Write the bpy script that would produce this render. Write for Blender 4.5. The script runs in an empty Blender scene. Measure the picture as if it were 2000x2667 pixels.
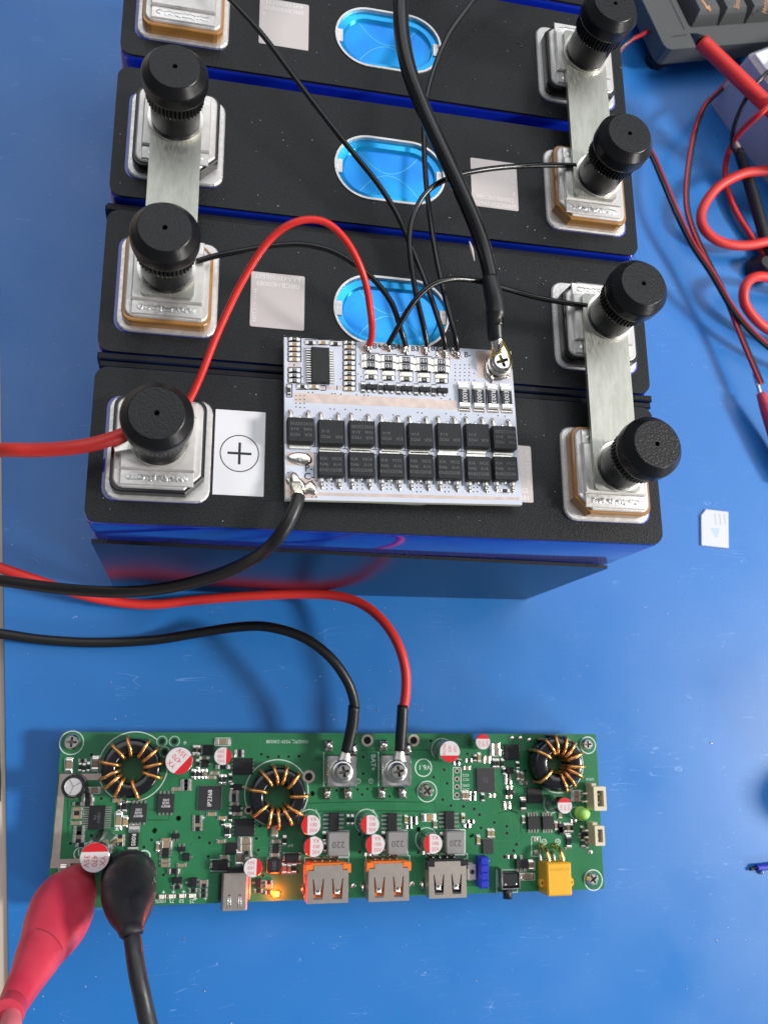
import bpy, math, random
from mathutils import Vector, Matrix
from mathutils.geometry import tessellate_polygon
random.seed(7)
SC = bpy.context.scene
COL = SC.collection
MM = 0.001

# ------------------------------------------------------------------ camera
F_PX = 2258.257
ROTV = Vector((0.242238, -0.218521, 0.018471))
RM = Matrix.Rotation(ROTV.length, 3, ROTV.normalized())
CAM = Vector((25.336, -46.393, 302.65))          # mm above the desk mat
cam = bpy.data.cameras.new('camera')
cam_o = bpy.data.objects.new('camera', cam)
COL.objects.link(cam_o)
cam.sensor_fit = 'VERTICAL'
cam.sensor_height = 24
cam.lens = 24 * F_PX / 2667
cam.clip_start = 0.01
cam.clip_end = 50
mw = RM.to_4x4()
mw.translation = CAM * MM
cam_o.matrix_world = mw
cam.dof.use_dof = True
cam.dof.focus_distance = 0.232
cam.dof.aperture_fstop = cam.lens / 1.15
SC.camera = cam_o

# ------------------------------------------------------------------ light
world = bpy.data.worlds.new('World')
SC.world = world
world.use_nodes = True
bg = world.node_tree.nodes['Background']
bg.inputs[0].default_value = (0.80, 0.88, 1.0, 1)
bg.inputs[1].default_value = 0.16

def area(name, az, el, dist, sx, sy, power, col, target=(90, 20, 40)):
    l = bpy.data.lights.new(name, 'AREA')
    l.shape = 'RECTANGLE'
    l.size, l.size_y = sx, sy
    l.energy = power
    l.color = col
    o = bpy.data.objects.new(name, l)
    COL.objects.link(o)
    a, e = math.radians(az), math.radians(el)
    t = Vector(target) * MM
    d = Vector((math.cos(a) * math.cos(e), math.sin(a) * math.cos(e), math.sin(e)))
    o.location = t + d * dist
    o.rotation_euler = d.to_track_quat('Z', 'Y').to_euler()
    return o
area('window_light', -7, 36, 2.2, 0.30, 0.30, 38, (1.0, 0.97, 0.93))
area('bright_window', 38, 51, 2.4, 1.5, 1.2, 9, (0.97, 0.98, 1.0))
area('ceiling_light', 108, 56, 2.2, 2.2, 2.2, 17, (0.95, 0.97, 1.0))
area('low_lamp', -38, 20, 1.6, 0.35, 0.25, 7, (1.0, 0.97, 0.93))

SC.view_settings.view_transform = 'Standard'
SC.view_settings.look = 'None'
SC.view_settings.exposure = 0.36
SC.view_settings.gamma = 1.0
SC.view_settings.use_curve_mapping = False

# ------------------------------------------------------------------ pixel -> place
def P(u, v, z):
    d = RM @ Vector(((u - 1000) / F_PX, -(v - 1333.5) / F_PX, -1))
    return CAM + d * ((z - CAM.z) / d.z)
def PXMM(p):
    fwd = RM @ Vector((0, 0, -1))
    return F_PX / (p - CAM).dot(fwd)

class Crop:
    def __init__(s, x, y, k): s.x, s.y, s.k = x, y, k
    def __call__(s, a, b): return (s.x + a * s.k, s.y + b * s.k)
G1, G2, G3 = Crop(120, 1880, .24111), Crop(480, 1880, .24111), Crop(800, 1880, .24111)
G4, G5, G6 = Crop(1180, 1880, .25316), Crop(100, 2120, .24111), Crop(480, 2120, .24111)
G7, G8 = Crop(800, 2120, .26522), Crop(1180, 2120, .25316)
B1, B2, B3, B4 = Crop(730, 860, .19892), Crop(1030, 860, .19892), Crop(730, 1060, .19892), Crop(1030, 1060, .22303)

# ------------------------------------------------------------------ materials
def mat(name, col, rough=.5, metal=0., spec=.5, coat=0., bump=None, var=None, emit=None, rvar=None, spk=None, trans=0, sub=0, sheen=0):
    m = bpy.data.materials.new(name)
    m.use_nodes = True
    nt = m.node_tree
    N, L = nt.nodes, nt.links
    b = N['Principled BSDF']
    b.inputs['Base Color'].default_value = (*col, 1)
    b.inputs['Roughness'].default_value = rough
    b.inputs['Metallic'].default_value = metal
    b.inputs['Specular IOR Level'].default_value = spec
    b.inputs['Coat Weight'].default_value = coat
    b.inputs['Coat Roughness'].default_value = .08
    if trans: b.inputs['Transmission Weight'].default_value = trans
    if sub:
        b.inputs['Subsurface Weight'].default_value = sub
        b.inputs['Subsurface Radius'].default_value = (.003, .001, .001)
        b.inputs['Subsurface Scale'].default_value = 1.0
    tc = N.new('ShaderNodeTexCoord')
    def noise(scale, detail=3, stretch=None):
        n = N.new('ShaderNodeTexNoise')
        n.inputs['Scale'].default_value = scale
        n.inputs['Detail'].default_value = detail
        if stretch:
            mp = N.new('ShaderNodeMapping')
            mp.inputs['Scale'].default_value = stretch
            L.new(tc.outputs['Object'], mp.inputs[0])
            L.new(mp.outputs[0], n.inputs['Vector'])
        else:
            L.new(tc.outputs['Object'], n.inputs['Vector'])
        return n
    csock = None
    if var:                                   # (scale, other colour, detail[, stretch])
        n = noise(var[0], var[2], var[3] if len(var) > 3 else None)
        r = N.new('ShaderNodeValToRGB')
        r.color_ramp.elements[0].position = .35
        r.color_ramp.elements[1].position = .68
        r.color_ramp.elements[0].color = (*col, 1)
        r.color_ramp.elements[1].color = (*var[1], 1)
        L.new(n.outputs['Fac'], r.inputs[0])
        csock = r.outputs[0]
    if spk:                                   # specks: (scale, threshold, colour)
        v = N.new('ShaderNodeTexVoronoi')
        v.inputs['Scale'].default_value = spk[0]
        L.new(tc.outputs['Object'], v.inputs['Vector'])
        lt = N.new('ShaderNodeMath'); lt.operation = 'LESS_THAN'
        lt.inputs[1].default_value = spk[1]
        L.new(v.outputs['Distance'], lt.inputs[0])
        n2 = noise(spk[0] * .31, 1)
        gt = N.new('ShaderNodeMath'); gt.operation = 'GREATER_THAN'
        gt.inputs[1].default_value = .56
        L.new(n2.outputs['Fac'], gt.inputs[0])
        mu = N.new('ShaderNodeMath'); mu.operation = 'MULTIPLY'
        L.new(lt.outputs[0], mu.inputs[0]); L.new(gt.outputs[0], mu.inputs[1])
        mx = N.new('ShaderNodeMix'); mx.data_type = 'RGBA'
        L.new(mu.outputs[0], mx.inputs[0])
        if csock: L.new(csock, mx.inputs[6])
        else: mx.inputs[6].default_value = (*col, 1)
        mx.inputs[7].default_value = (*spk[2], 1)
        csock = mx.outputs[2]
    if csock: L.new(csock, b.inputs['Base Color'])
    if rvar:
        n = noise(rvar[0], 4, rvar[3] if len(rvar) > 3 else None)
        mr = N.new('ShaderNodeMapRange')
        mr.inputs['From Min'].default_value = .3
        mr.inputs['From Max'].default_value = .7
        mr.inputs['To Min'].default_value = rvar[1]
        mr.inputs['To Max'].default_value = rvar[2]
        L.new(n.outputs['Fac'], mr.inputs[0])
        L.new(mr.outputs[0], b.inputs['Roughness'])
    if bump:                                  # (scale, strength, distance mm[, stretch])
        n = noise(bump[0], 3, bump[3] if len(bump) > 3 else None)
        bp = N.new('ShaderNodeBump')
        bp.inputs['Strength'].default_value = bump[1]
        bp.inputs['Distance'].default_value = bump[2] * MM
        L.new(n.outputs['Fac'], bp.inputs['Height'])
        L.new(bp.outputs[0], b.inputs['Normal'])
    if emit:
        b.inputs['Emission Color'].default_value = (*emit[0], 1)
        b.inputs['Emission Strength'].default_value = emit[1]
    return m

def desk_material():
    m = mat('blue_mat', (0.015, 0.160, 0.485), rough=.36, spec=.55, var=(9, (0.019, 0.176, 0.525), 4),
            rvar=(28, .30, .44), bump=(2200, .10, .05), spk=(150, .016, (.30, .42, .60)))
    nt = m.node_tree; N, L = nt.nodes, nt.links
    b = N['Principled BSDF']
    src = b.inputs['Base Color'].links[0].from_socket
    tc = N.new('ShaderNodeTexCoord')
    last = src
    for k, (rot, sc) in enumerate(((.5, 16), (1.9, 23), (2.7, 12))):     # faint hair scratches
        mp = N.new('ShaderNodeMapping')
        mp.inputs['Rotation'].default_value = (0, 0, rot)
        mp.inputs['Scale'].default_value = (sc, sc * 9, 1)
        mp.inputs['Location'].default_value = (k * 3.1, k, 0)
        L.new(tc.outputs['Object'], mp.inputs[0])
        w = N.new('ShaderNodeTexNoise')
        w.inputs['Scale'].default_value = 1.6
        w.inputs['Detail'].default_value = 1
        w.inputs['Distortion'].default_value = 1.2
        L.new(mp.outputs[0], w.inputs['Vector'])
        d = N.new('ShaderNodeMath'); d.operation = 'SUBTRACT'; d.inputs[1].default_value = .5
        L.new(w.outputs['Fac'], d.inputs[0])
        a = N.new('ShaderNodeMath'); a.operation = 'ABSOLUTE'; L.new(d.outputs[0], a.inputs[0])
        lt = N.new('ShaderNodeMath'); lt.operation = 'LESS_THAN'; lt.inputs[1].default_value = .0026
        L.new(a.outputs[0], lt.inputs[0])
        n2 = N.new('ShaderNodeTexNoise'); n2.inputs['Scale'].default_value = 40 + 17 * k
        L.new(tc.outputs['Object'], n2.inputs['Vector'])
        g = N.new('ShaderNodeMath'); g.operation = 'GREATER_THAN'; g.inputs[1].default_value = .60
        L.new(n2.outputs['Fac'], g.inputs[0])
        mu = N.new('ShaderNodeMath'); mu.operation = 'MULTIPLY'
        L.new(lt.outputs[0], mu.inputs[0]); L.new(g.outputs[0], mu.inputs[1])
        m3 = N.new('ShaderNodeMath'); m3.operation = 'MULTIPLY'; m3.inputs[1].default_value = .5
        L.new(mu.outputs[0], m3.inputs[0])
        mx = N.new('ShaderNodeMix'); mx.data_type = 'RGBA'
        L.new(m3.outputs[0], mx.inputs[0]); L.new(last, mx.inputs[6])
        mx.inputs[7].default_value = (.18, .36, .72, 1)
        last = mx.outputs[2]
    L.new(last, b.inputs['Base Color'])
    return m

M = {}
M['mat'] = desk_material()
M['beige'] = mat('beige_laminate', (.62, .52, .43), .5, var=(60, (.55, .46, .38), 4))
M['film'] = mat('blue_film', (.006, .030, .46), .10, spec=.6, coat=.6, bump=(38, .35, .5, (1, .4, 2)))
M['sheet'] = mat('black_sheet', (.0030, .0033, .0040), .40, spec=.27, var=(2700, (.015, .0162, .019), 2),
                 bump=(2500, .95, .11), spk=(300, .035, (.35, .36, .38)))
M['board'] = mat('black_board', (.007, .014, .038), .20, spec=.18, bump=(60, .1, .1))
M['boardtop'] = mat('black_foam', (.004, .004, .005), .6, spec=.3, bump=(1500, .8, .2))
M['alu'] = mat('aluminium', (.70, .675, .65), .5, .72, var=(320, (.60, .58, .555), 5), rvar=(900, .42, .6, (1, 5, 1)), bump=(1800, .16, .04, (1, 4, 1)))
M['alub'] = mat('brushed_aluminium', (.74, .72, .70), .44, .75, var=(500, (.64, .62, .60), 5, (1, 3, 1)), rvar=(1200, .36, .55), bump=(1300, .2, .05))
M['weld'] = mat('weld', (.70, .69, .67), .36, .9, bump=(1500, .6, .2))
M['nickel'] = mat('nickel_strip', (.47, .475, .43), .48, .9, var=(260, (.40, .405, .36), 7, (3, .7, 1)), rvar=(700, .38, .6, (4, .6, 1)), bump=(2200, .3, .05, (4, .5, 1)))
M['gblack'] = mat('black_gasket', (.005, .005, .006), .3, bump=(500, .1, .05))
M['gbrown'] = mat('brown_gasket', (.36, .17, .045), .28, coat=.2, sub=.0)
M['knob'] = mat('knob_plastic', (.0045, .0045, .005), .33, spec=.40, bump=(1300, .25, .12))
M['knobtop'] = mat('knob_grain', (.0045, .0045, .005), .36, spec=.36, bump=(1900, .95, .2))
M['hole'] = mat('hole_dark', (.002, .002, .002), .8)
M['vent'] = mat('vent_film', (.012, .30, .78), .16, .55, var=(70, (.01, .42, .80), 2), bump=(120, .12, .2))
M['ventlow'] = mat('vent_disc', (.010, .22, .72), .22, .55, var=(60, (.01, .34, .80), 2), bump=(90, .1, .2))
M['ventline'] = mat('vent_score', (.12, .55, .85), .2, .6)
M['plate'] = mat('etched_plate', (.56, .51, .49), .45, .45, bump=(2200, .15, .04))
M['etch'] = mat('etched_text', (.78, .75, .73), .5, .3)
M['paper'] = mat('white_sticker', (.74, .74, .77), .32, coat=.15, bump=(70, .12, .25))
M['ink'] = mat('black_ink', (.006, .006, .007), .5)
M['bms'] = mat('white_soldermask', (.60, .63, .72), .34, var=(160, (.55, .58, .68), 4))
M['bmsedge'] = mat('board_edge', (.56, .56, .45), .6, bump=(900, .4, .1))
M['copper'] = mat('tinned_copper', (.62, .50, .44), .40, .75, var=(420, (.50, .41, .37), 5), bump=(1600, .2, .05))
M['solder'] = mat('solder', (.78, .72, .67), .20, 1, bump=(420, .65, .5), var=(700, (.58, .52, .46), 4))
M['tin'] = mat('tin', (.76, .74, .68), .28, 1, bump=(1500, .35, .08), var=(1500, (.60, .58, .52), 3))
M['wiretin'] = mat('tinned_strands', (.80, .76, .64), .3, 1, bump=(1200, .9, .25, (4, 1, 1)))
M['ic'] = mat('ic_black', (.0075, .008, .009), .46, spec=.38, bump=(3200, .3, .05), var=(900, (.013, .0135, .0145), 3))
M['icgrey'] = mat('ic_grey', (.022, .023, .026), .5, spec=.4, bump=(3200, .3, .05))
M['mark'] = mat('laser_marking', (.095, .10, .105), .55)
M['markw'] = mat('white_marking', (.75, .75, .75), .5)
M['tan'] = mat('ceramic_tan', (.36, .235, .10), .4)
M['tang'] = mat('ceramic_drab', (.27, .20, .125), .4)
M['brown'] = mat('ceramic_brown', (.24, .17, .12), .42)
M['rblack'] = mat('resistor_black', (.010, .010, .011), .35)
M['redw'] = mat('red_insulation', (.62, .022, .016), .33, bump=(300, .06, .1))
M['redsil'] = mat('red_silicone', (.66, .030, .022), .46, bump=(900, .06, .05))
M['blackw'] = mat('black_insulation', (.006, .006, .006), .26)
M['blackc'] = mat('black_silicone', (.009, .009, .009), .40, bump=(700, .08, .06), spk=(420, .03, (.2, .2, .2)))
M['shrink'] = mat('heat_shrink', (.008, .008, .009), .40, bump=(350, .25, .25))
M['pcb'] = mat('green_soldermask', (.021, .156, .060), .27, spec=.55, var=(45, (.027, .182, .075), 3), bump=(260, .10, .1))
M['pcbedge'] = mat('green_board_edge', (.10, .20, .06), .6)
M['trace'] = mat('green_trace', (.031, .196, .082), .27, spec=.55)
M['traced'] = mat('green_gap', (.007, .075, .026), .3)
M['silk'] = mat('white_silkscreen', (.62, .72, .68), .5)
M['ferrite'] = mat('ferrite', (.008, .008, .010), .16, spec=.6, bump=(220, .2, .2))
M['enamel'] = mat('copper_enamel', (.78, .38, .12), .24, .85, var=(200, (.66, .28, .07), 2))
M['capside'] = mat('cap_can', (.55, .62, .60), .22, 1, bump=(400, .05, .05))
M['capwhite'] = mat('cap_top_white', (.66, .62, .62), .34, coat=.1)
M['capred'] = mat('cap_top_red', (.60, .012, .020), .34, coat=.1)
M['steeld'] = mat('recess_steel', (.16, .145, .12), .4, .9)
M['steel'] = mat('steel', (.68, .66, .61), .24, 1, bump=(700, .2, .06), rvar=(300, .16, .36))
M['shell'] = mat('usb_shell', (.54, .475, .42), .36, .8, var=(500, (.49, .43, .38), 4), bump=(1600, .12, .03))
M['shell_lit'] = mat('usb_shell_lit', (.85, .83, .80), .25, .9)  # lit copy of the shell metal, the light put into its colour
M['orange'] = mat('orange_plastic', (.82, .17, .018), .36)
M['dplast'] = mat('black_plastic', (.012, .013, .016), .36)
M['grey'] = mat('inductor_grey', (.23, .22, .215), .55, bump=(1900, .3, .06))
M['greyd'] = mat('inductor_mark', (.05, .05, .05), .55)
M['blue'] = mat('blue_plastic', (.020, .035, .46), .32)
M['yellow'] = mat('yellow_plastic', (.78, .40, .020), .38, bump=(900, .06, .05))
M['yellowd'] = mat('yellow_relief', (.55, .26, .012), .45)
M['gold'] = mat('gold_pin', (.90, .66, .26), .2, 1)
M['cream'] = mat('cream_plastic', (.62, .55, .40), .42)
M['creamd'] = mat('cream_inside', (.34, .25, .10), .5)
M['gled'] = mat('green_lens', (.40, .78, .16), .2, coat=.3, sub=.0)
M['wled'] = mat('white_led', (.80, .80, .70), .4)
M['oled'] = mat('lit_led', (1, .45, .08), .4, emit=((1.0, .055, .002), 3.4))
M['oglow'] = mat('lit_led_core', (1, .75, .25), .4, emit=((1.0, .17, .01), 5))
M['redboot'] = mat('red_pvc', (.50, .030, .065), .44, sub=.1, bump=(70, .5, .9), var=(70, (.62, .06, .09), 4), rvar=(160, .32, .55))
M['pinkw'] = mat('pink_cable', (.60, .14, .17), .4)
M['blackboot'] = mat('black_pvc', (.010, .010, .013), .44, bump=(80, .4, .8), var=(160, (.018, .018, .022), 5), rvar=(200, .34, .6), spk=(260, .03, (.12, .12, .13)))
M['kb'] = mat('keyboard_grey', (.075, .080, .079), .55, bump=(2400, .25, .05))
M['kbd'] = mat('keyboard_well', (.020, .021, .022), .6)
M['key'] = mat('keycap', (.088, .093, .093), .5, bump=(2600, .25, .04))
M['legend'] = mat('orange_legend', (.62, .30, .13), .5)
M['wplast'] = mat('white_plastic', (.78, .79, .82), .25, coat=.3)
M['wplast_shade'] = mat('shaded_plastic', (.52, .52, .55), .4)  # white adapter's sides, their shade put into the colour
M['sim'] = mat('sim_white', (.62, .645, .67), .4)
M['simp'] = mat('sim_print', (.46, .56, .64), .4)
M['simg'] = mat('sim_grey_print', (.50, .525, .55), .4)
M['darkred'] = mat('dull_red_insulation', (.34, .018, .026), .3)
M['dust'] = mat('dust', (.55, .56, .58), .7)

# ------------------------------------------------------------------ mesh builder (mm)
OFF = {}
def rrect(cx, cy, w, h, r, n=4):
    r = min(r, w / 2 - 1e-4, h / 2 - 1e-4)
    out = []
    for sx, sy, a0 in ((1, 1, 0), (-1, 1, 90), (-1, -1, 180), (1, -1, 270)):
        for i in range(n + 1):
            a = math.radians(a0 + 90 * i / n)
            out.append((cx + sx * (w / 2 - r) + r * math.cos(a), cy + sy * (h / 2 - r) + r * math.sin(a)))
    return out
def circ(cx, cy, r, n=24, ry=None):
    return [(cx + r * math.cos(2 * math.pi * i / n), cy + (ry or r) * math.sin(2 * math.pi * i / n)) for i in range(n)]
def stadium(cx, cy, w, h, n=12): return rrect(cx, cy, w, h, h / 2 - .01, n)
def chamfered(cx, cy, w, h, r, corner, c):
    # rounded rectangle with one corner cut at 45 degrees; corner index 0..3 = ++, -+, --, +-
    out = []
    for k, (sx, sy, a0) in enumerate(((1, 1, 0), (-1, 1, 90), (-1, -1, 180), (1, -1, 270))):
        X, Y = cx + sx * w / 2, cy + sy * h / 2
        if k == corner:
            p1, p2 = (X, Y - sy * c), (X - sx * c, Y)
            out += [p1, p2] if sx * sy > 0 else [p2, p1]
        else:
            for i in range(5):
                a = math.radians(a0 + 90 * i / 4)
                out.append((cx + sx * (w / 2 - r) + r * math.cos(a), cy + sy * (h / 2 - r) + r * math.sin(a)))
    return out
def inset(poly, d):
    n = len(poly); out = []
    for i in range(n):
        a, b, c = Vector(poly[i - 1]), Vector(poly[i]), Vector(poly[(i + 1) % n])
        e1, e2 = b - a, c - b
        if e1.length < 1e-7: e1 = e2
        if e2.length < 1e-7: e2 = e1
        n1 = Vector((-e1.y, e1.x)).normalized(); n2 = Vector((-e2.y, e2.x)).normalized()
        nn = n1 + n2
        k = nn.length_squared
        nn = nn * (2 / k) if k > .2 else n1
        out.append(tuple(b + nn * d))
    return out
def catmull(pts, sub=6):
    out = []
    n = len(pts)
    for i in range(n - 1):
        p0 = pts[max(i - 1, 0)]; p1 = pts[i]; p2 = pts[i + 1]; p3 = pts[min(i + 2, n - 1)]
        for k in range(sub):
            t = k / sub
            out.append(tuple(.5 * ((2 * b) + (c - a) * t + (2 * a - 5 * b + 4 * c - d) * t * t + (3 * b - a - 3 * c + d) * t ** 3)
                             for a, b, c, d in zip(p0, p1, p2, p3)))
    out.append(tuple(pts[-1]))
    return out

class MB:
    def __init__(s): s.v = []; s.f = []; s.m = []; s.sm = []
    def face(s, idx, mi=0, sm=False): s.f.append(idx); s.m.append(mi); s.sm.append(sm)
    def ring(s, poly, z): 
        i = len(s.v); s.v += [(x, y, z) for x, y in poly]; return list(range(i, i + len(poly)))
    def bridge(s, a, b, mi=0, sm=False):
        n = len(a)
        for i in range(n): s.face((a[i], a[(i + 1) % n], b[(i + 1) % n], b[i]), mi, sm)
    def prism(s, poly, z0, z1, bev=0, mi=0, top=None, bottom=True, sm=False):
        b = s.ring(poly, z0)
        if bev:
            m_ = s.ring(poly, z1 - bev); t = s.ring(inset(poly, bev), z1)
            s.bridge(b, m_, mi, sm); s.bridge(m_, t, mi, sm)
        else:
            t = s.ring(poly, z1); s.bridge(b, t, mi, sm)
        s.face(tuple(t), mi if top is None else top)
        if bottom: s.face(tuple(reversed(b)), mi)
        return s
    def box(s, cx, cy, w, h, z0, z1, bev=0, mi=0, top=None, r=0, rot=0):
        poly = rrect(cx, cy, w, h, r) if r else [(cx + w / 2, cy + h / 2), (cx - w / 2, cy + h / 2), (cx - w / 2, cy - h / 2), (cx + w / 2, cy - h / 2)]
        if rot:
            c, n = math.cos(rot), math.sin(rot)
            poly = [(cx + (x - cx) * c - (y - cy) * n, cy + (x - cx) * n + (y - cy) * c) for x, y in poly]
        return s.prism(poly, z0, z1, bev, mi, top)
    def holed(s, outer, holes, z0, z1, mi=0, wall=None):
        loops = [outer] + holes
        tris = tessellate_polygon([[Vector((x, y, 0)) for x, y in lp] for lp in loops])
        flat = [p for lp in loops for p in lp]
        it = s.ring(flat, z1)
        ib = s.ring(flat, z0)
        for a, b, c in tris:
            pa, pb, pc = (Vector(flat[k]) for k in (a, b, c))
            if (pb - pa).cross(pc - pa) < 0: b, c = c, b
            s.face((it[a], it[b], it[c]), mi)
            s.face((ib[a], ib[c], ib[b]), mi)
        k = 0
        for j, lp in enumerate(loops):
            n = len(lp)
            area2 = sum(lp[i - 1][0] * lp[i][1] - lp[i][0] * lp[i - 1][1] for i in range(n))
            for i in range(n):
                q = (ib[k + i], ib[k + (i + 1) % n], it[k + (i + 1) % n], it[k + i])
                if (area2 > 0) != (j == 0): q = tuple(reversed(q))
                s.face(q, mi if wall is None else wall)
            k += n
        return s
    def lathe(s, cx, cy, prof, n=32, mis=None, sm=True, cap0=False, cap1=False):
        rings = []
        for r, z in prof:
            rings.append(s.ring(circ(cx, cy, max(r, 1e-4), n), z))
        for k in range(len(rings) - 1):
            s.bridge(rings[k], rings[k + 1], mis[k] if mis else 0, sm)
        if cap0: s.face(tuple(reversed(rings[0])), mis[0] if mis else 0)
        if cap1: s.face(tuple(rings[-1]), mis[-1] if mis else 0)
        return s
    def tube(s, pts, rad, n=10, mi=0, sub=6, flat=1.0, ref=None, smooth=True):
        rr = rad if isinstance(rad, (list, tuple)) else [rad] * len(pts)
        cp = catmull([(*p, r) for p, r in zip(pts, rr)], sub) if sub > 1 else [(*p, r) for p, r in zip(pts, rr)]
        c = [Vector(p[:3]) for p in cp]
        nrm = None; prev = None
        for i, p in enumerate(c):
            t = (c[min(i + 1, len(c) - 1)] - c[max(i - 1, 0)]).normalized()
            if ref is not None:
                nrm = (Vector(ref) - t * Vector(ref).dot(t)).normalized()
            elif nrm is None:
                nrm = t.orthogonal().normalized()
            else:
                nrm = (nrm - t * nrm.dot(t)).normalized()
            bn = t.cross(nrm)
            r = cp[i][3]
            k0 = len(s.v)
            for j in range(n):
                a = 2 * math.pi * j / n
                s.v.append(tuple(p + nrm * (r * flat * math.cos(a)) + bn * (r * math.sin(a))))
            cur = list(range(k0, k0 + n))
            if prev: s.bridge(prev, cur, mi, smooth)
            else: s.face(tuple(reversed(cur)), mi)
            prev = cur
        s.face(tuple(prev), mi)
        return s
    def blob(s, cx, cy, z, rx, ry, rz, mi=0, seed=0, n=12, m=5, amp=.18, power=1.0):
        rnd = random.Random(seed)
        ph = [rnd.uniform(0, 6.28) for _ in range(4)]
        prev = None
        for k in range(m + 1):
            t = k / m * math.pi / 2
            rr = math.cos(t) ** power
            lay = []
            for j in range(n):
                a = 2 * math.pi * j / n
                d = 1 + amp * (math.sin(2 * a + ph[0]) + .7 * math.sin(3 * a + ph[1])) * (1 - .5 * k / m)
                lay.append((cx + rx * rr * d * math.cos(a), cy + ry * rr * d * math.sin(a),
                            z + rz * math.sin(t) * (1 + amp * math.sin(a + ph[2]) * (1 - k / m) * .6)))
            i0 = len(s.v); s.v += lay
            cur = list(range(i0, i0 + n))
            if prev: s.bridge(prev, cur, mi, True)
            prev = cur
        s.face(tuple(prev), mi, True)
        return s
    def strip(s, pts, w, z0, z1, mi=0):
        # flat polyline of width w
        p = [Vector(q) for q in pts]; L_, R_ = [], []
        for i in range(len(p)):
            t = (p[min(i + 1, len(p) - 1)] - p[max(i - 1, 0)]).normalized()
            nn = Vector((-t.y, t.x)) * w / 2
            L_.append(p[i] + nn); R_.append(p[i] - nn)
        for i in range(len(p) - 1):
            k = len(s.v)
            s.v += [(*R_[i], z1), (*R_[i + 1], z1), (*L_[i + 1], z1), (*L_[i], z1)]
            s.face((k, k + 1, k + 2, k + 3), mi)
        return s
    def mesh(s, name, mats, center=None):
        me = bpy.data.meshes.new(name)
        c = center or (0, 0, 0)
        me.from_pydata([((x - c[0]) * MM, (y - c[1]) * MM, (z - c[2]) * MM) for x, y, z in s.v], [], s.f)
        for m in mats: me.materials.append(M[m])
        me.polygons.foreach_set('material_index', s.m)
        me.polygons.foreach_set('use_smooth', s.sm)
        me.update()
        return me
    def obj(s, name, mats, parent=None, label=None):
        if isinstance(mats, str): mats = [mats]
        xs = [p[0] for p in s.v]; ys = [p[1] for p in s.v]; zs = [p[2] for p in s.v]
        c = ((min(xs) + max(xs)) / 2, (min(ys) + max(ys)) / 2, min(zs))
        return put(name, s.mesh(name, mats, c), c, parent, label)

def put(name, me, loc, parent=None, label=None, rot=0, scale=None):
    o = bpy.data.objects.new(name, me)
    COL.objects.link(o)
    l = Vector(loc)
    OFF[o] = l
    if parent is not None:
        o.parent = parent
        l = l - OFF.get(parent, Vector((0, 0, 0)))
    o.location = l * MM
    if rot: o.rotation_euler = (0, 0, rot)
    if scale: o.scale = scale
    if label: o['label'] = label
    return o
def thing(name, label, cat, loc=(0, 0, 0), rot=0, group=None):
    o = bpy.data.objects.new(name, None)
    o.empty_display_size = .005
    COL.objects.link(o)
    o.location = Vector(loc) * MM
    o.rotation_euler = (0, 0, rot)
    OFF[o] = Vector((0, 0, 0))
    o['label'] = label; o['category'] = cat
    if group: o['group'] = group
    o['_loc'] = list(loc)
    return o
def world_thing(name, label, cat, base, group=None):
    """empty at base whose children are given in world mm"""
    o = thing(name, label, cat, base, 0, group)
    OFF[o] = Vector(base)
    return o
def tag(o, label, cat, group=None):
    o['label'] = label; o['category'] = cat
    if group: o['group'] = group
    return o
TXT = {}
def text_mesh(body, size, matname, ext=.006, sx=1.0, bold=0):
    key = (body, round(size, 3), matname, sx, bold)
    if key in TXT: return TXT[key]
    cu = bpy.data.curves.new('lettering', 'FONT')
    cu.body = body; cu.size = size * MM * 1.38
    cu.align_x = 'CENTER'; cu.align_y = 'CENTER'
    cu.resolution_u = 2
    cu.offset = bold * MM
    cu.space_line = .9
    o = bpy.data.objects.new('lettering', cu); COL.objects.link(o)
    dg = bpy.context.evaluated_depsgraph_get()
    me = bpy.data.meshes.new_from_object(o.evaluated_get(dg))
    bpy.data.objects.remove(o); bpy.data.curves.remove(cu)
    if sx != 1.0:
        for v in me.vertices: v.co.x *= sx
    me.materials.clear(); me.materials.append(M[matname])
    TXT[key] = me
    return me
def text(body, loc, size, matname, parent, rot=0, name='lettering', sx=1.0, bold=0):
    return put(name, text_mesh(body, size, matname, sx=sx, bold=bold), loc, parent, rot=rot)

# ================================================================== setting
TOP = 97.5
e0, e1 = P(0, 850, 0), P(23, 2667, 0)
ed = (e1 - e0)
def edge_x(y): return e0.x + ed.x * (y - e0.y) / ed.y
mb = MB()
mb.prism([(700, 700), (edge_x(700), 700), (edge_x(-500), -500), (700, -500)], -1, 0, .25)
o = mb.obj('desk_mat', 'mat'); o['kind'] = 'structure'
mb = MB(); mb.box(200, 100, 1500, 1500, -25, -1.1)
o = mb.obj('table', 'beige'); o['kind'] = 'structure'
# dark runner showing beside the mat's left edge
ya, yb = P(2, 1425, -3).y, P(12, 2085, -3).y
mb = MB(); mb.prism([(edge_x(ya) - 1.5, ya), (edge_x(ya) - 26, ya), (edge_x(yb) - 26, yb), (edge_x(yb) - 1.5, yb)], -1.1, -.1, .2)
tag(mb.obj('rubber_strip', 'dplast'), 'black strip lying on the beige table along the blue mat edge', 'strip')

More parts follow.
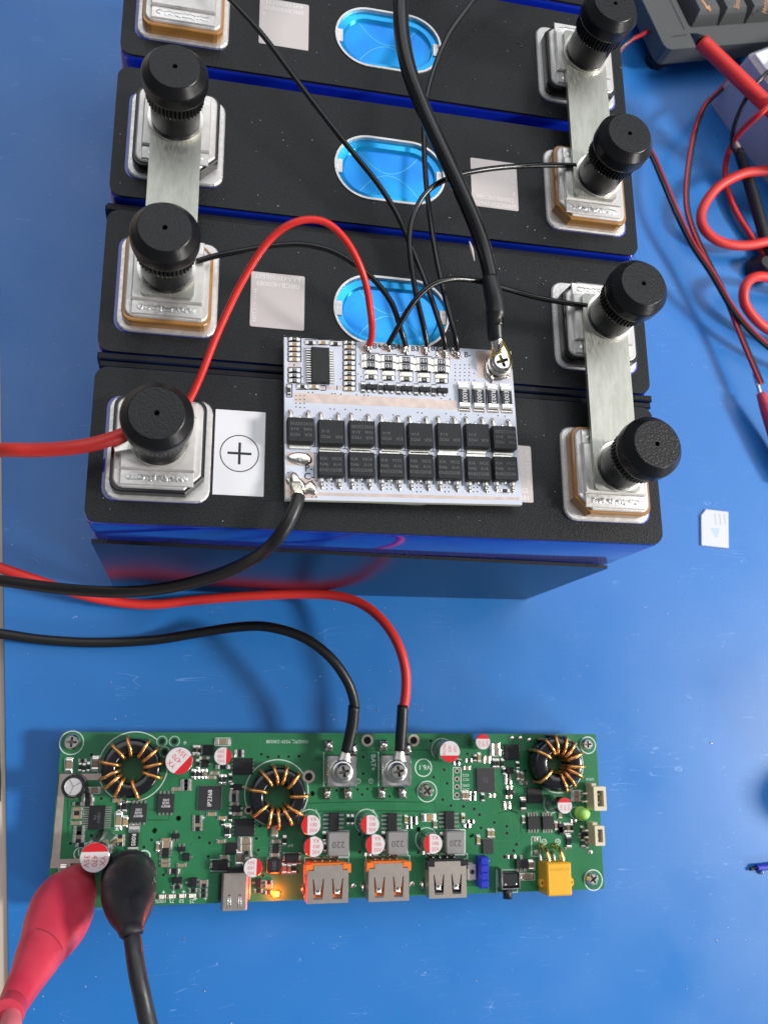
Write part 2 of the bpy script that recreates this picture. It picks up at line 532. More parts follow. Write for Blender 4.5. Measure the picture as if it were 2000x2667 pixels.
# ================================================================== battery cells
PITCH, CL, CD = 42.8, 148.0, 38.9
TX, TY = 16.4, 18.4 - CD / 2            # terminal offsets
def make_cell(k, label, flip, texts):
    y0 = k * PITCH
    t = world_thing('battery_cell', label, 'battery', (CL / 2, y0 + CD / 2, 0), 'battery cells')
    cx, cy = CL / 2, y0 + CD / 2
    s = -1 if flip else 1
    # case: blue film wrapped body with rounded upright edges
    mb = MB()
    out = rrect(cx, cy, CL - .4, CD - .1, 2.2, 5)
    a = mb.ring(out, 0); b = mb.ring(out, TOP - 2.2); c = mb.ring(inset(out, .25), TOP - 1.2); d = mb.ring(inset(out, .8), TOP - .75)
    mb.bridge(a, b, 0, True); mb.bridge(b, c, 0, True); mb.bridge(c, d, 0, True)
    mb.face(tuple(reversed(a)))
    # film ledge under the cover sheet
    d2 = mb.ring(inset(out, 2.2), TOP - .75); mb.bridge(d, d2, 0)
    mb.obj('case', 'film', t)
    # cover sheet with the vent opening
    vx, vy = cx, y0 + 17.7
    vent = stadium(vx, vy, 30.4, 18.9, 10)
    mb = MB()
    mb.holed(rrect(cx, cy, CL - .6, CD - .2, 3.2, 5), [vent], TOP - .7, TOP)
    sheet = mb.obj('cover_sheet', 'sheet', t)
    # vent
    mb = MB(); mb.holed(stadium(vx, vy, 31.5, 20.0, 12), [stadium(vx, vy, 30.3, 18.8, 12)], TOP - 2.6, TOP + .35)
    mb.obj('vent_rim', 'alub', t)
    mb = MB()
    v0 = mb.ring(stadium(vx, vy, 30.5, 19.0, 12), TOP - .8)
    v1 = mb.ring(stadium(vx, vy, 26.4, 14.9, 12), TOP - 1.05)
    v2 = mb.ring(stadium(vx, vy, 25.6, 14.1, 12), TOP - 2.1)
    mb.bridge(v0, v1, 0); mb.bridge(v1, v2, 0, True); mb.face(tuple(v2), 1)
    vo = mb.obj('vent_film', ['vent', 'ventlow'], t)
    mb = MB()
    for sg in (1, -1):                      # two score arcs that nearly meet
        pts = [(vx - 8.6 + 17.2 * i / 12, vy + sg * (.3 + 6.4 * (2 * i / 12 - 1) ** 2)) for i in range(13)]
        mb.strip(pts, .18, 0, TOP - 2.07)
    mb.obj('score_line', 'ventline', vo)
    for sx in (1, -1):
        mb = MB(); mb.box(vx + sx * 14.2, vy, 1.7, 4.2, TOP - .95, TOP - .55, .1)
        mb.obj('vent_tab', 'alub', vo)
    # etched plate: the square code itself is left out
    lx, ly = cx + s * 30.3, y0 + 17.6
    mb = MB(); mb.box(lx, ly, 13.9, 15.5, TOP, TOP + .12, .05, r=.5)
    pl = mb.obj('etched_plate', 'plate', t)
    rot = math.pi if flip else 0
    for q, tx in enumerate(texts):
        text(tx, (lx, ly - s * (4.6 + 2.05 * q), TOP + .14), 1.35, 'etch', pl, rot, sx=1.0)
    text('REPT 3.2V 161Ah', (lx + s * 5.75, ly + s * 1.7, TOP + .14), .95, 'etch', pl, rot - math.pi / 2)
    # terminals
    for side, gk in ((-1, 'gblack'), (1, 'gbrown')):
        ex, ey = cx + s * side * (CL / 2 - TX), y0 + 18.4
        corner = {(-1, 1): 3, (1, 1): 2, (-1, -1): 1, (1, -1): 0}[(side, s)]
        mb = MB(); mb.box(ex + side * .35 * s, ey + .05, 24.7, 26.0, TOP, TOP + .06, r=3)
        well = mb.obj('terminal_well', 'film', t)
        mb = MB(); mb.box(ex, ey, 24.3, 25.8, TOP + .05, TOP + 1.0, .35, r=3.2)
        base = mb.obj('terminal_base', 'alub', t)
        mb = MB(); g = chamfered(ex, ey, 21.4, 23.6, 2.6, corner, 4.2)
        mb.prism(g, TOP + 1.0, TOP + 4.4, .25)
        mb.obj('gasket', gk, t)
        mb = MB(); g = chamfered(ex, ey, 19.8, 22.0, 2.3, corner, 3.7)
        mb.prism(g, TOP + 4.0, TOP + 5.1, .3)
        # raised centre and the two recessed weld strips with their frames
        mb.box(ex, ey, 17.0, 13.6, TOP + 5.1, TOP + 6.3, .35)
        blk = mb.obj('terminal_block', 'alu', t)
        for sy in (1, -1):
            mb = MB(); mb.box(ex, ey + sy * 8.6, 16.6, 3.6, TOP + 5.1, TOP + 5.55, .18)
            ws = mb.obj('weld_strip', 'alub', blk)
            mb = MB()
            for i in range(15):
                rnd = random.Random(i * 7 + k * 31 + side * 3 + sy)
                mb.blob(ex - 6.2 + 12.4 * i / 14, ey + sy * 8.6 + rnd.uniform(-.18, .18), TOP + 5.5, .95, .8 + rnd.uniform(-.14, .14), .15 + rnd.uniform(-.05, .07), 0, i, 8, 3, .15)
            mb.obj('weld_bead', 'weld', ws)
    return t, sheet
tA = {}
tA[0] = make_cell(0, 'battery cell with the white plus sticker, carrying the white circuit board', False, ['08ICB0300002', 'F69AN0200481'])[0]
tA[1] = make_cell(1, 'battery cell whose blue vent is partly covered by the white circuit board', True, ['08ICB1400089', 'BAA430200507'])[0]
tA[2] = make_cell(2, 'battery cell crossed by thick black cable, label plate near its brown terminal', False, ['08ICB0300002', 'F69AN02D0007'])[0]
tA[3] = make_cell(3, 'battery cell with an uncapped brown-gasket terminal and water drops', True, ['08ICB030002F', 'A95Y0203195'])[0]
tA[4] = make_cell(4, 'rearmost battery cell, only a sliver of its black top showing', False, ['08ICB0300002', 'F69AN0200112'])[0]
# plus sticker on the front cell
q = [P(562, 1065, TOP), P(693, 1075, TOP), P(687, 1294, TOP), P(553, 1288, TOP)]
scx, scy = sum(p.x for p in q) / 4, sum(p.y for p in q) / 4
mb = MB(); mb.box(scx, scy, 12.2, 21.7, TOP, TOP + .1)
st = mb.obj('plus_sticker', 'paper', tA[0], 'white paper sticker printed with a circled plus')
mb = MB(); mb.holed(circ(scx, scy - .2, 4.75, 40), [circ(scx, scy - .2, 4.5, 40)], TOP + .1, TOP + .115)
mb.box(scx, scy - .2, 5.8, .62, TOP + .1, TOP + .116); mb.box(scx, scy - .2, .62, 5.6, TOP + .1, TOP + .118)
mb.obj('plus_print', 'ink', st)
# bubbles on the cover sheets
for u, v, r in ((1237, 78, .55), (1235, 205, .5), (1614, 175, .8), (1412, 738, .7), (1405, 745, .35), (1350, 110, .5), (1358, 120, .7), (1352, 95, .35), (1366, 108, .3), (788, 225, .25)):
    p = P(u, v, TOP); k = int(p.y // PITCH)
    mb = MB(); mb.blob(p.x, p.y, TOP, r, r * .8, r * .35, 0, int(u), 12, 4, .15)
    mb.obj('droplet', 'blackw', tA[min(k, 4)])

# insulation boards between the cells
def slab(name, x0, x1, y0, y1, z0, z1, mats, label, group=None, r=.3):
    mb = MB(); mb.box((x0 + x1) / 2, (y0 + y1) / 2, x1 - x0, y1 - y0, z0, z1, r, 0, 1 if len(mats) > 1 else None)
    return tag(mb.obj(name, mats), label, 'board', group)
slab('insulation_board', 1.0, 147.9, 39.0, 40.7, 0, TOP - .7, ['board', 'boardtop'], 'black insulation board touching the rear of the plus-sticker battery cell', 'insulation boards')
slab('insulation_board', .5, 148.2, 40.85, 42.6, 0, TOP - .2, ['board', 'boardtop'], 'black insulation board touching the cell half covered by the white board', 'insulation boards')
slab('insulation_board', -.4, 147.0, 81.8, 83.4, 0, TOP - .9, ['board', 'boardtop'], 'black insulation board with a protruding end, behind the cell the red wire arches over', 'insulation boards')
slab('insulation_board', -.1, 147.4, 83.5, 84.8, 0, TOP - 2.2, ['board', 'boardtop'], 'lower black insulation board against the blue film edge in the middle gap', 'insulation boards')
mb = MB()
fr = [(.2, 0), (146.9, 0), (146.9, 66.5), (143.5, 67.6), (4, 77.8), (.2, 78.6)]
f_ = mb.ring([(0, 0)] * 6, 0); b_ = mb.ring([(0, 0)] * 6, 0)
for k, (x, z) in enumerate(fr): mb.v[f_[k]] = (x, -.95, z); mb.v[b_[k]] = (x, .02, z)
mb.face(tuple(f_), 0); mb.face(tuple(reversed(b_)), 0); mb.bridge(b_, f_, 1)
tag(mb.obj('insulation_board', ['board', 'boardtop']), 'glossy black panel on the front face of the plus-sticker battery cell', 'board')

# ================================================================== busbars and thumb nuts
BZ = TOP + 6.3
def busbar(side, k, label):
    ex = TX if side < 0 else CL - TX
    ya, yb = k * PITCH + 18.4, (k + 1) * PITCH + 18.6
    mb = MB()
    mb.holed(rrect(ex, (ya + yb) / 2, 12.6, yb - ya + 12.4, 1.2), [circ(ex, ya, 3, 16), circ(ex, yb, 3, 16)], BZ, BZ + 1.2)
    o = mb.obj('busbar', 'nickel')
    return tag(o, label, 'busbar', 'nickel busbars')
busbar(-1, 1, 'nickel strip busbar joining the two terminals on the plus sticker side')
busbar(1, 2, 'nickel strip busbar beside the keyboard, behind the wire soldered to the brown-gasket terminal')
busbar(1, 0, 'nickel strip busbar beside the white circuit board and its big cable screw')

def knob_mesh():
    mb = MB()
    n = 60
    # body
    mb.lathe(0, 0, [(6.0, .8), (6.1, 1.1), (6.1, 8.4), (6.35, 8.6), (6.35, 8.9)], n, cap0=True)
    # knurl ring
    r0 = []
    nk = 132
    for z in (8.5, 12.5):
        i = len(mb.v)
        for j in range(nk):
            a = 2 * math.pi * j / nk
            r = 6.6 if j % 3 == 2 else 7.05
            mb.v.append((r * math.cos(a), r * math.sin(a), z))
        r0.append(list(range(i, i + nk)))
    mb.bridge(r0[0], r0[1], 0, False)
    mb.face(tuple(reversed(r0[0])))
    # cap
    mb.lathe(0, 0, [(6.3, 12.4), (7.3, 12.5), (7.75, 12.9), (7.85, 13.4), (7.85, 16.2)], n)
    mb.lathe(0, 0, [(7.85, 16.2), (7.74, 16.5), (7.62, 16.7)], n)
    mb.lathe(0, 0, [(7.62, 16.7), (6.1, 18.6)], n)
    mb.lathe(0, 0, [(6.1, 18.6), (6.0, 18.72), (5.85, 18.8)], n)
    mb.lathe(0, 0, [(5.85, 18.8), (3.5, 18.8), (.62, 18.8)], n, [1, 1])
    mb.lathe(0, 0, [(.62, 18.8), (.6, 16.5)], n, [2], cap1=True)
    return mb.mesh('thumb_nut', ['knob', 'knobtop', 'hole'])
def washer_mesh():
    mb = MB(); mb.holed(circ(0, 0, 6.9, 40), [circ(0, 0, 3, 16)], 0, .8)
    return mb.mesh('washer', ['steel'])
KM, WM = knob_mesh(), washer_mesh()
def thumb_nut(u, v, z, label, top=18.8, k=1.0):
    zt = z + top * k
    p = P(u, v, zt)
    t = world_thing('thumb_nut', label, 'nut', (p.x, p.y, z), 'black thumb nuts')
    a = random.uniform(0, 3)
    put('nut_body', KM, (p.x, p.y, z), t, rot=a, scale=(1, 1, k))
    put('washer', WM, (p.x, p.y, z), t)
    return p
zb = BZ + 1.2
thumb_nut(409, 1075, BZ + 1.4, 'black thumb nut on the terminal beside the white plus sticker', k=.9)
thumb_nut(430, 592, zb, 'black thumb nut beside the busbar end with a thin black wire stub')
thumb_nut(456, 172, zb, 'black thumb nut on the busbar end away from the plus sticker, black-gasket terminal')
thumb_nut(1711, 1156, zb, 'black thumb nut on the brown-gasket terminal of the plus-sticker cell')
thumb_nut(1676, 738, zb, 'black thumb nut on the black-gasket terminal beside the large cable screw')
thumb_nut(1640, 347, zb, 'black thumb nut on the brown-gasket terminal nearest the red and black cables')
thumb_nut(1602, 8, zb, 'black thumb nut nearest the grey keyboard')
# ring lugs under the front nut
mb = MB(); mb.holed(circ(TX, 18.2, 5.6, 28), [circ(TX, 18.2, 3, 16)], BZ, BZ + 1.4)
mb.box(TX - 7.2, 17.4, 6, 4, BZ, BZ + 1.5, .2, rot=.25)
# (belongs to the red cable built below)
RED_LUG = mb

# ================================================================== white battery management board
BT = TOP + 4.0                                          # top face of that board
q = [P(741, 876, BT), P(1336, 917, BT), P(1354, 1313, BT), P(741, 1303, BT)]
bo = (q[0] + q[1] + q[2] + q[3]) / 4
bang = math.atan2(((q[1] - q[0]) + (q[2] - q[3])).y, ((q[1] - q[0]) + (q[2] - q[3])).x)
bms = thing('circuit_board', 'white battery management circuit board with black chips on the battery cells', 'circuit board', (bo.x, bo.y, TOP), bang)
def frame(org, ang, zb):
    c, s = math.cos(-ang), math.sin(-ang)
    def loc(uv, h=0):
        p = P(uv[0], uv[1], zb + h)
        dx, dy = p.x - org.x, p.y - org.y
        return (dx * c - dy * s, dx * s + dy * c)
    return loc
bl = frame(bo, bang, BT)
BH = BT - TOP
def bk(px): return px / PXMM(Vector((bo.x, bo.y, BT)))     # pixel length -> mm on that board
qq = [bl((741, 876)), bl((1336, 917)), bl((1354, 1313)), bl((741, 1303))]
x0 = (qq[0][0] + qq[3][0]) / 2; x1 = (qq[1][0] + qq[2][0]) / 2
y1 = (qq[0][1] + qq[1][1]) / 2; y0 = (qq[2][1] + qq[3][1]) / 2
mb = MB(); mb.box((x0 + x1) / 2, (y0 + y1) / 2, x1 - x0, y1 - y0, BH - 1.6, BH, .06, 1, 0)
bplate = mb.obj('board', ['bms', 'bmsedge'], bms)
mb = MB(); mb.box((x0 + x1) / 2, (y0 + y1) / 2, (x1 - x0) * .8, (y1 - y0) * .8, .1, BH - 1.62)
mb.obj('foam_tape', 'boardtop', bms)

# shared small components --------------------------------------------------
CHIP = {}
def chip_mesh(kind, vertical):
    key = (kind, vertical)
    if key in CHIP: return CHIP[key]
    mb = MB()                                # unit: 1 long (x), 1 wide, 1 high
    mb.box(0, 0, .60, .94, 0, 1.0, .06, 0)
    mb.box(-.4, 0, .22, 1.0, 0, 1.06, .08, 1)
    mb.box(.4, 0, .22, 1.0, 0, 1.06, .08, 1)
    mb.box(-.56, 0, .16, 1.05, 0, .3, .1, 2)
    mb.box(.56, 0, .16, 1.05, 0, .3, .1, 2)
    if vertical: mb.v = [(-y, x, z) for x, y, z in mb.v]
    body = {'c': 'tan', 'e': 'tang', 'b': 'brown', 'r': 'rblack', 'd': 'rblack', 'l': 'wled'}[kind]
    CHIP[key] = mb.mesh('chip', [body, 'tin', 'solder'])
    return CHIP[key]
CN = {'c': 'chip_capacitor', 'e': 'chip_capacitor', 'b': 'chip_capacitor', 'r': 'chip_resistor', 'd': 'diode', 'l': 'indicator'}
def chip(parent, kind, loc, L_, W_, H_, base, vertical=False, name=None):
    s = (W_, L_, H_) if vertical else (L_, W_, H_)
    return put(name or CN[kind], chip_mesh(kind, vertical), (loc[0], loc[1], base), parent, scale=s)

def bchip(kind, cr, x, y, L_=100, W_=44, vertical=False, h=.55):
    return chip(bms, kind, bl(cr(x, y), h), bk(L_ * cr.k), bk(W_ * cr.k), h, BH, vertical)
ink = MB()                                            # silkscreen outlines of the white board
def sil(cr, pts, w=8):
    ink.strip([bl(cr(*p)) for p in pts], bk(w * 1.5 * cr.k), BH, BH + .012)
def silbox(cr, x, y, w, h, open_=False, lw=8):
    sil(cr, [(x - w / 2, y - h / 2), (x + w / 2, y - h / 2)], lw); sil(cr, [(x - w / 2, y + h / 2), (x + w / 2, y + h / 2)], lw)
    if not open_:
        sil(cr, [(x - w / 2, y - h / 2), (x - w / 2, y + h / 2)], lw); sil(cr, [(x + w / 2, y - h / 2), (x + w / 2, y + h / 2)], lw)
pads = MB()
def pad(cr, x, y, w, h, r=.1):
    c = bl(cr(x, y)); pads.box(c[0], c[1], bk(w * cr.k), bk(h * cr.k), BH, BH + .03, r=r)
for y, kd in ((112, 'r'), (180, 'c'), (247, 'c'), (315, 'c'), (380, 'c'), (520, 'r'), (590, 'r'), (658, 'r')):
    bchip(kd, B1, 187, y); silbox(B1, 188, y, 168, 62)
    if kd == 'r': text('102', (*bl(B1(187, y), .6), BH + .6), .42, 'markw', bms)
pad(B1, 140, 455, 55, 50); pad(B1, 235, 455, 55, 50); sil(B1, [(183, 440), (183, 475)], 10)
for x, y, kd in ((400, 158, 'r'), (565, 158, 'c'), (725, 172, 'r')):
    bchip(kd, B1, x, y); silbox(B1, x, y, 158, 66, True)
for y, kd in ((158, 'r'), (217, 'c'), (292, 'r'), (357, 'c'), (430, 'r'), (490, 'c'), (563, 'r'), (625, 'c'), (697, 'r'), (765, 'c')):
    bchip(kd, B1, 905, y); silbox(B1, 905, y, 164, 62)
    if kd == 'r': text('102', (*bl(B1(905, y), .6), BH + .6), .42, 'markw', bms)
bchip('r', B1, 118, 785, 100, 44, True); silbox(B1, 118, 790, 72, 170)
bchip('r', B1, 290, 735); bchip('c', B1, 440, 737)
silbox(B1, 362, 740, 310, 72, True)
for x in (560, 650, 795): pad(B1, x, 755, 50, 50)
pad(B1, 712, 755, 48, 50)
for x in (600, 745): sil(B1, [(x, 725), (x, 785)])
silbox(B1, 560, 755, 66, 64, True)
# main controller chip
def ic(parent, name, c, w, h, ht, base, pins=None, mats=('ic', 'tin'), bev=.12, mark=None, mrot=0, msize=.8, mm_='mark', plen=.9, psz=.32, z_gap=.1):
    """pins: dict side -> count, side in 'lrtb'"""
    mb = MB(); mb.box(c[0], c[1], w, h, base + z_gap, base + ht, bev)
    for sd, n in (pins or {}).items():
        for i in range(n):
            f = (i + .5) / n - .5
            if sd in 'lr':
                sx = 1 if sd == 'r' else -1
                mb.box(c[0] + sx * (w / 2 + plen / 2 - .08), c[1] + f * h * .96, plen, psz, base, base + (ht * .4 if plen > .5 else .22), .05, 1)
                if plen > .5: mb.box(c[0] + sx * (w / 2 + plen * .86), c[1] + f * h * .96, plen * .4, psz * 1.15, base, base + .14, .05, 1)
            else:
                sy = 1 if sd == 't' else -1
                mb.box(c[0] + f * w * .96, c[1] + sy * (h / 2 + plen / 2 - .08), psz, plen, base, base + (ht * .4 if plen > .5 else .22), .05, 1)
                if plen > .5: mb.box(c[0] + f * w * .96, c[1] + sy * (h / 2 + plen * .86), psz * 1.15, plen * .4, base, base + .14, .05, 1)
    o = mb.obj(name, list(mats), parent)
    if mark:
        text(mark, (c[0], c[1], base + ht + .012), msize, mm_, o, mrot, 'marking')
    return o
c = bl(B1(530, 450), 1.4)
ic(bms, 'controller_chip', c, bk(235 * .19892), bk(490 * .19892), 1.4, BH, {'l': 14, 'r': 14}, plen=bk(66 * .199), psz=.32)
# tinned strips
for (cr, xa, ya), (cr2, xb, yb) in (((B1, 182, 815), (B2, 805, 1040)), ((B3, 500, 1118), (B4, 1448, 1090))):
    a, b = bl(cr(xa, ya)), bl(cr2(xb, yb))
    pads.box((a[0] + b[0]) / 2, (a[1] + b[1]) / 2, b[0] - a[0], abs(a[1] - b[1]), BH, BH + .03)
# balance resistor bank
for i in range(5):
    f = i / 4
    ux, u151a, u151b, uled, ur, usot = (a + (b - a) * f for a, b in ((965.7, 1149.4), (930.6, 942.5), (949.7, 961.3), (969, 979.7), (981.7, 991.3), (1006, 1015)))
    for j, vy in enumerate((u151a, u151b)):
        o = chip(bms, 'r', bl((ux, vy), .6), bk(38), bk(17), .6, BH)
        text('151', (*bl((ux, vy), .66), BH + .625), .95, 'markw', bms, math.pi if (j == 1 and i in (2, 3)) else 0, bold=.02)
    chip(bms, 'l', bl((ux + 1, uled), .5), bk(27), bk(11), .5, BH)
    chip(bms, 'r', bl((ux + 1, ur), .5), bk(26), bk(10.5), .5, BH)
    text('102', (*bl((ux + 1, ur), .56), BH + .55), .4, 'markw', bms)
    chip(bms, 'r', bl((ux - 20, usot + 2), .5), bk(24), bk(10), .5, BH, True)
    cc = bl((ux + 3, usot), 1.0)
    ic(bms, 'transistor', cc, bk(31), bk(13), 1.0, BH, {'b': 2, 't': 1}, plen=bk(8), psz=.55)
    for dy in ((u151a + u151b) / 2,): silbox(Crop(0, 0, 1), ux, dy, 42, 40, lw=1.5)
    silbox(Crop(0, 0, 1), ux + 1, (uled + ur) / 2, 32, 26, lw=1.5)
    silbox(Crop(0, 0, 1), ux - 20, usot + 2, 13, 30, True, 1.5)
# shunts
for i, x in enumerate((905, 1095, 1280, 1460)):
    c = bl(B2(x, 855 + i * 8), 1.0)
    o = chip(bms, 'r', c, bk(330 * .19892), bk(150 * .19892), .9, BH, True, 'shunt_resistor')
    text('R003', (c[0], c[1], BH + .94), 1.3, 'markw', bms, -math.pi / 2 if i < 3 else math.pi / 2)
    if i: sil(B2, [(x - 97, 770), (x - 97, 970)], 9)
# power transistors in two rows
def mosfet(c, up, cover=False):
    w, h, ht = bk(66.5), bk(65), 2.3
    s = 1 if up else -1
    mb = MB()
    mb.box(c[0], c[1], w, h, BH + .1, BH + ht, .25, r=.35)
    mb.box(c[0], c[1] - s * (h / 2 + .55), w * .82, 1.3, BH, BH + .5, .12, 1)
    for sx in (-1, 1):
        lx = c[0] + sx * w * .335
        mb.box(lx, c[1] + s * (h / 2 + .45), .85, 1.3, BH + .7, BH + 1.2, .1, 1)
        mb.box(lx, c[1] + s * (h / 2 + 1.5), .85, 1.2, BH, BH + .75, .25, 1)
        mb.blob(lx, c[1] + s * (h / 2 + 2.0), BH, .65, .75, .45, 2, int(lx * 10), 8, 3)
    mb.box(c[0], c[1] + s * (h / 2 + .3), .75, .8, BH + .7, BH + 1.2, .1, 1)
    o = mb.obj('power_transistor', ['ic', 'tin', 'solder'], bms)
    rot = math.pi if up else 0
    for tx, dx, dy, sz in (('KIA', -1.6, 1.25, .85), ('MOS', 1.6, 1.25, .85), ('N46', -1.55, -.15, .85), ('A14', 1.6, -.15, .85), ('KND3203B', 0, -1.55, .85)):
        if cover and tx in ('KND3203B', 'N46'): continue
        text(tx, (c[0] + (dx - .2) * (-1 if up else 1), c[1] + dy * (-1 if up else 1), BH + ht + .012), sz, 'mark', o, rot, 'marking')
    return o
for i, (cr, x, y) in enumerate(((B3, 270, 295), (B3, 670, 325), (B3, 1070, 335), (B3, 1465, 350), (B4, 295, 325), (B4, 630, 325), (B4, 960, 330), (B4, 1275, 355))):
    c = bl(cr(x, y), 2.3); o = mosfet(c, True, i in (1, 3, 4, 5, 6))
    lx = c[0] + bk(38)
    if i < 7: ink.strip([(lx, c[1] + bk(42)), (lx, c[1] - bk(36))], .2, BH, BH + .012); ink.strip([(lx - .7, c[1] - bk(36)), (lx + .7, c[1] - bk(36))], .2, BH, BH + .012)
for cr, x, y in ((B3, 670, 745), (B3, 1070, 750), (B3, 1460, 765), (B4, 300, 690), (B4, 635, 700), (B4, 975, 715), (B4, 1290, 715)):
    c = bl(cr(x, y), 2.3); mosfet(c, False)
    lx = c[0] - bk(40)
    ink.strip([(lx, c[1] + bk(34)), (lx, c[1] - bk(42))], .2, BH, BH + .012); ink.strip([(lx - .1, c[1] + bk(34)), (lx + .9, c[1] + bk(34))], .2, BH, BH + .012)
c = bl(B4(1275, 975), .5)
chip(bms, 'r', c, bk(24), bk(9), .5, BH)
# solder joints
c = bl(B3(262, 668), .5)
mb = MB(); mb.blob(c[0], c[1], BH, bk(34), bk(16), .95, 0, 5, 20, 6, .08, .45); mb.obj('solder_joint', 'solder', bms)
pad(B3, 265, 680, 345, 175)
pad(B3, 280, 1060, 400, 250)
c = bl(B3(215, 985), 1)
mb = MB(); mb.blob(c[0], c[1], BH, bk(20), bk(26), 1.5, 0, 9, 16, 6, .25, .7)
c2 = bl(B3(390, 1060), .5); mb.blob(c2[0], c2[1], BH, bk(17), bk(22), .8, 0, 3, 14, 5, .25, .6)
c3 = bl(B3(120, 960), .5); mb.blob(c3[0], c3[1], BH, bk(8), bk(12), .5, 0, 4, 10, 4, .25)
mb.obj('solder_joint', 'solder', bms)
PADPX = [(955, 905), (1008, 903), (1052, 908), (1106, 912), (1155, 919), (1187, 922)]
for i, (u, v) in enumerate(PADPX):
    c = bl((u, v)); pads.box(c[0] - .2, c[1] - .2, bk(30), bk(26), BH, BH + .03, r=.2)
    mb = MB(); mb.blob(c[0], c[1], BH, bk(12), bk(13), 1.3, 0, i + 20, 12, 5, .28, .9)
    mb.blob(c[0] + .5, c[1] - .8, BH, bk(8), bk(9), .7, 0, i + 40, 10, 4, .25)
    mb.obj('solder_joint', 'solder', bms)
c = bl(B2(545, 310)); mb = MB(); mb.blob(c[0], c[1], BH, .6, .8, .3, 0, 77); mb.obj('solder_joint', 'solder', bms)
for tx, cr, x, y in (('B+', B1, 1268, 212), ('B4', B1, 1513, 222), ('B3', B2, 255, 245), ('B2', B2, 512, 240), ('B1', B2, 745, 248), ('B-', B2, 940, 325), ('P-', B3, 375, 805), ('C-', B3, 375, 912)):
    big = tx in ('P-', 'C-')
    text(tx, (*bl(cr(x, y)), BH + .05), 1.55 if not big else 1.75, 'ink', bms, bold=.03, name='silkscreen_lettering')
pad(B2, 1275, 455, 475, 390)
# big terminal screw with washers
sc_ = bl(B2(1380, 420), 3.0)
mb = MB()
mb.blob(sc_[0] - 2.6, sc_[1] - 1.4, BH, 1.3, 3.2, 1.2, 1, 61, 16, 5, .2, .6)
mb.blob(sc_[0] + .3, sc_[1] - 2.9, BH, 2.9, 1.0, .7, 1, 62, 16, 5, .2, .6)
mb.lathe(*sc_, [(3.3, BH + 1.6), (3.35, BH + 1.7), (3.35, BH + 2.0), (3.2, BH + 2.1), (1.5, BH + 2.1)], 32, cap0=True)
mb.lathe(*sc_, [(2.85, BH + 2.1), (2.9, BH + 2.2), (2.85, BH + 2.6), (2.7, BH + 2.7)], 32)
prof = [(2.55, BH + 2.6), (2.62, BH + 2.9), (2.55, BH + 3.3), (2.3, BH + 3.7), (2.0, BH + 3.9)]
mb.lathe(*sc_, prof, 32)
def cross(mb, cx, cy, z, R, r, dep, rot=0, mi=0, md=0):
    """phillips recess in a disc of radius R at height z"""
    star = []
    for k in range(8):
        a = rot + k * math.pi / 4
        w = math.radians(13)
        if k % 2 == 0: star += [(cx + r * math.cos(a - w), cy + r * math.sin(a - w)), (cx + r * math.cos(a + w), cy + r * math.sin(a + w))]
        else: star += [(cx + r * .36 * math.cos(a), cy + r * .36 * math.sin(a))]
    mb.holed(circ(cx, cy, R, 32), [star], z - dep, z, mi)
    fl = mb.ring([(cx + (x - cx) * .6, cy + (y - cy) * .6) for x, y in star], z - dep * .8)
    tp = mb.ring(star, z - .02)
    mb.bridge(fl, tp, md); mb.face(tuple(fl), md)
cross(mb, *sc_, BH + 3.9, 2.02, 1.75, 1.3, .35, 0, 2)
mb.obj('terminal_screw', ['steel', 'solder', 'steeld'], bms)
pads.obj('tinned_pads', 'copper', bms)
# via holes
rnd = random.Random(3)
viam = MB(); viam.prism(circ(0, 0, .17, 8), 0, .012)
VIA = viam.mesh('via', ['hole'])
vl = [(B1, x, y) for x in (208, 262, 315) for y in (857, 908, 958)] + [(B1, x, y) for x, y in ((290, 610), (1030, 443), (1020, 575), (1058, 610), (788, 638), (370, 815), (425, 815), (680, 830), (720, 832), (795, 838), (1000, 847), (1100, 852), (1150, 855), (208, 1005), (262, 1010), (318, 1012), (655, 1030), (708, 1034), (852, 1037), (995, 1040), (1048, 1046), (1478, 1110))]
vl += [(B2, x, y) for x in (780, 843, 903, 962) for y in (455, 500, 552, 597, 652)] + [(B2, x, y) for x, y in ((1030, 565), (1030, 658), (290, 1078), (345, 1085), (660, 1090), (720, 1130), (850, 1100), (910, 1105), (1080, 1112), (1140, 1075), (1338, 1060), (1430, 1068), (1430, 1125), (1340, 1118), (600, 895), (712, 903))]
for bx in ((615, 680), (1010, 1080), (1400, 1455)):
    vl += [(B3, x + dx, y) for x in bx for y in (975, 1025, 1075) for dx in (-4,)]
for bx in ((250, 295), (578, 622), (910, 955), (1080,)):
    vl += [(B4, x, y) for x in bx for y in (890, 940, 990)]
vl += [(B3, x, y) for x, y in ((145, 1065), (145, 1118), (145, 1170), (415, 965), (470, 968), (470, 1070), (470, 1130), (415, 1178), (470, 1178), (105, 860))]
for cr, x, y in vl: put('via', VIA, (*bl(cr(x, y)), BH + .03), bms)
ink.obj('silkscreen_lines', 'ink', bms)

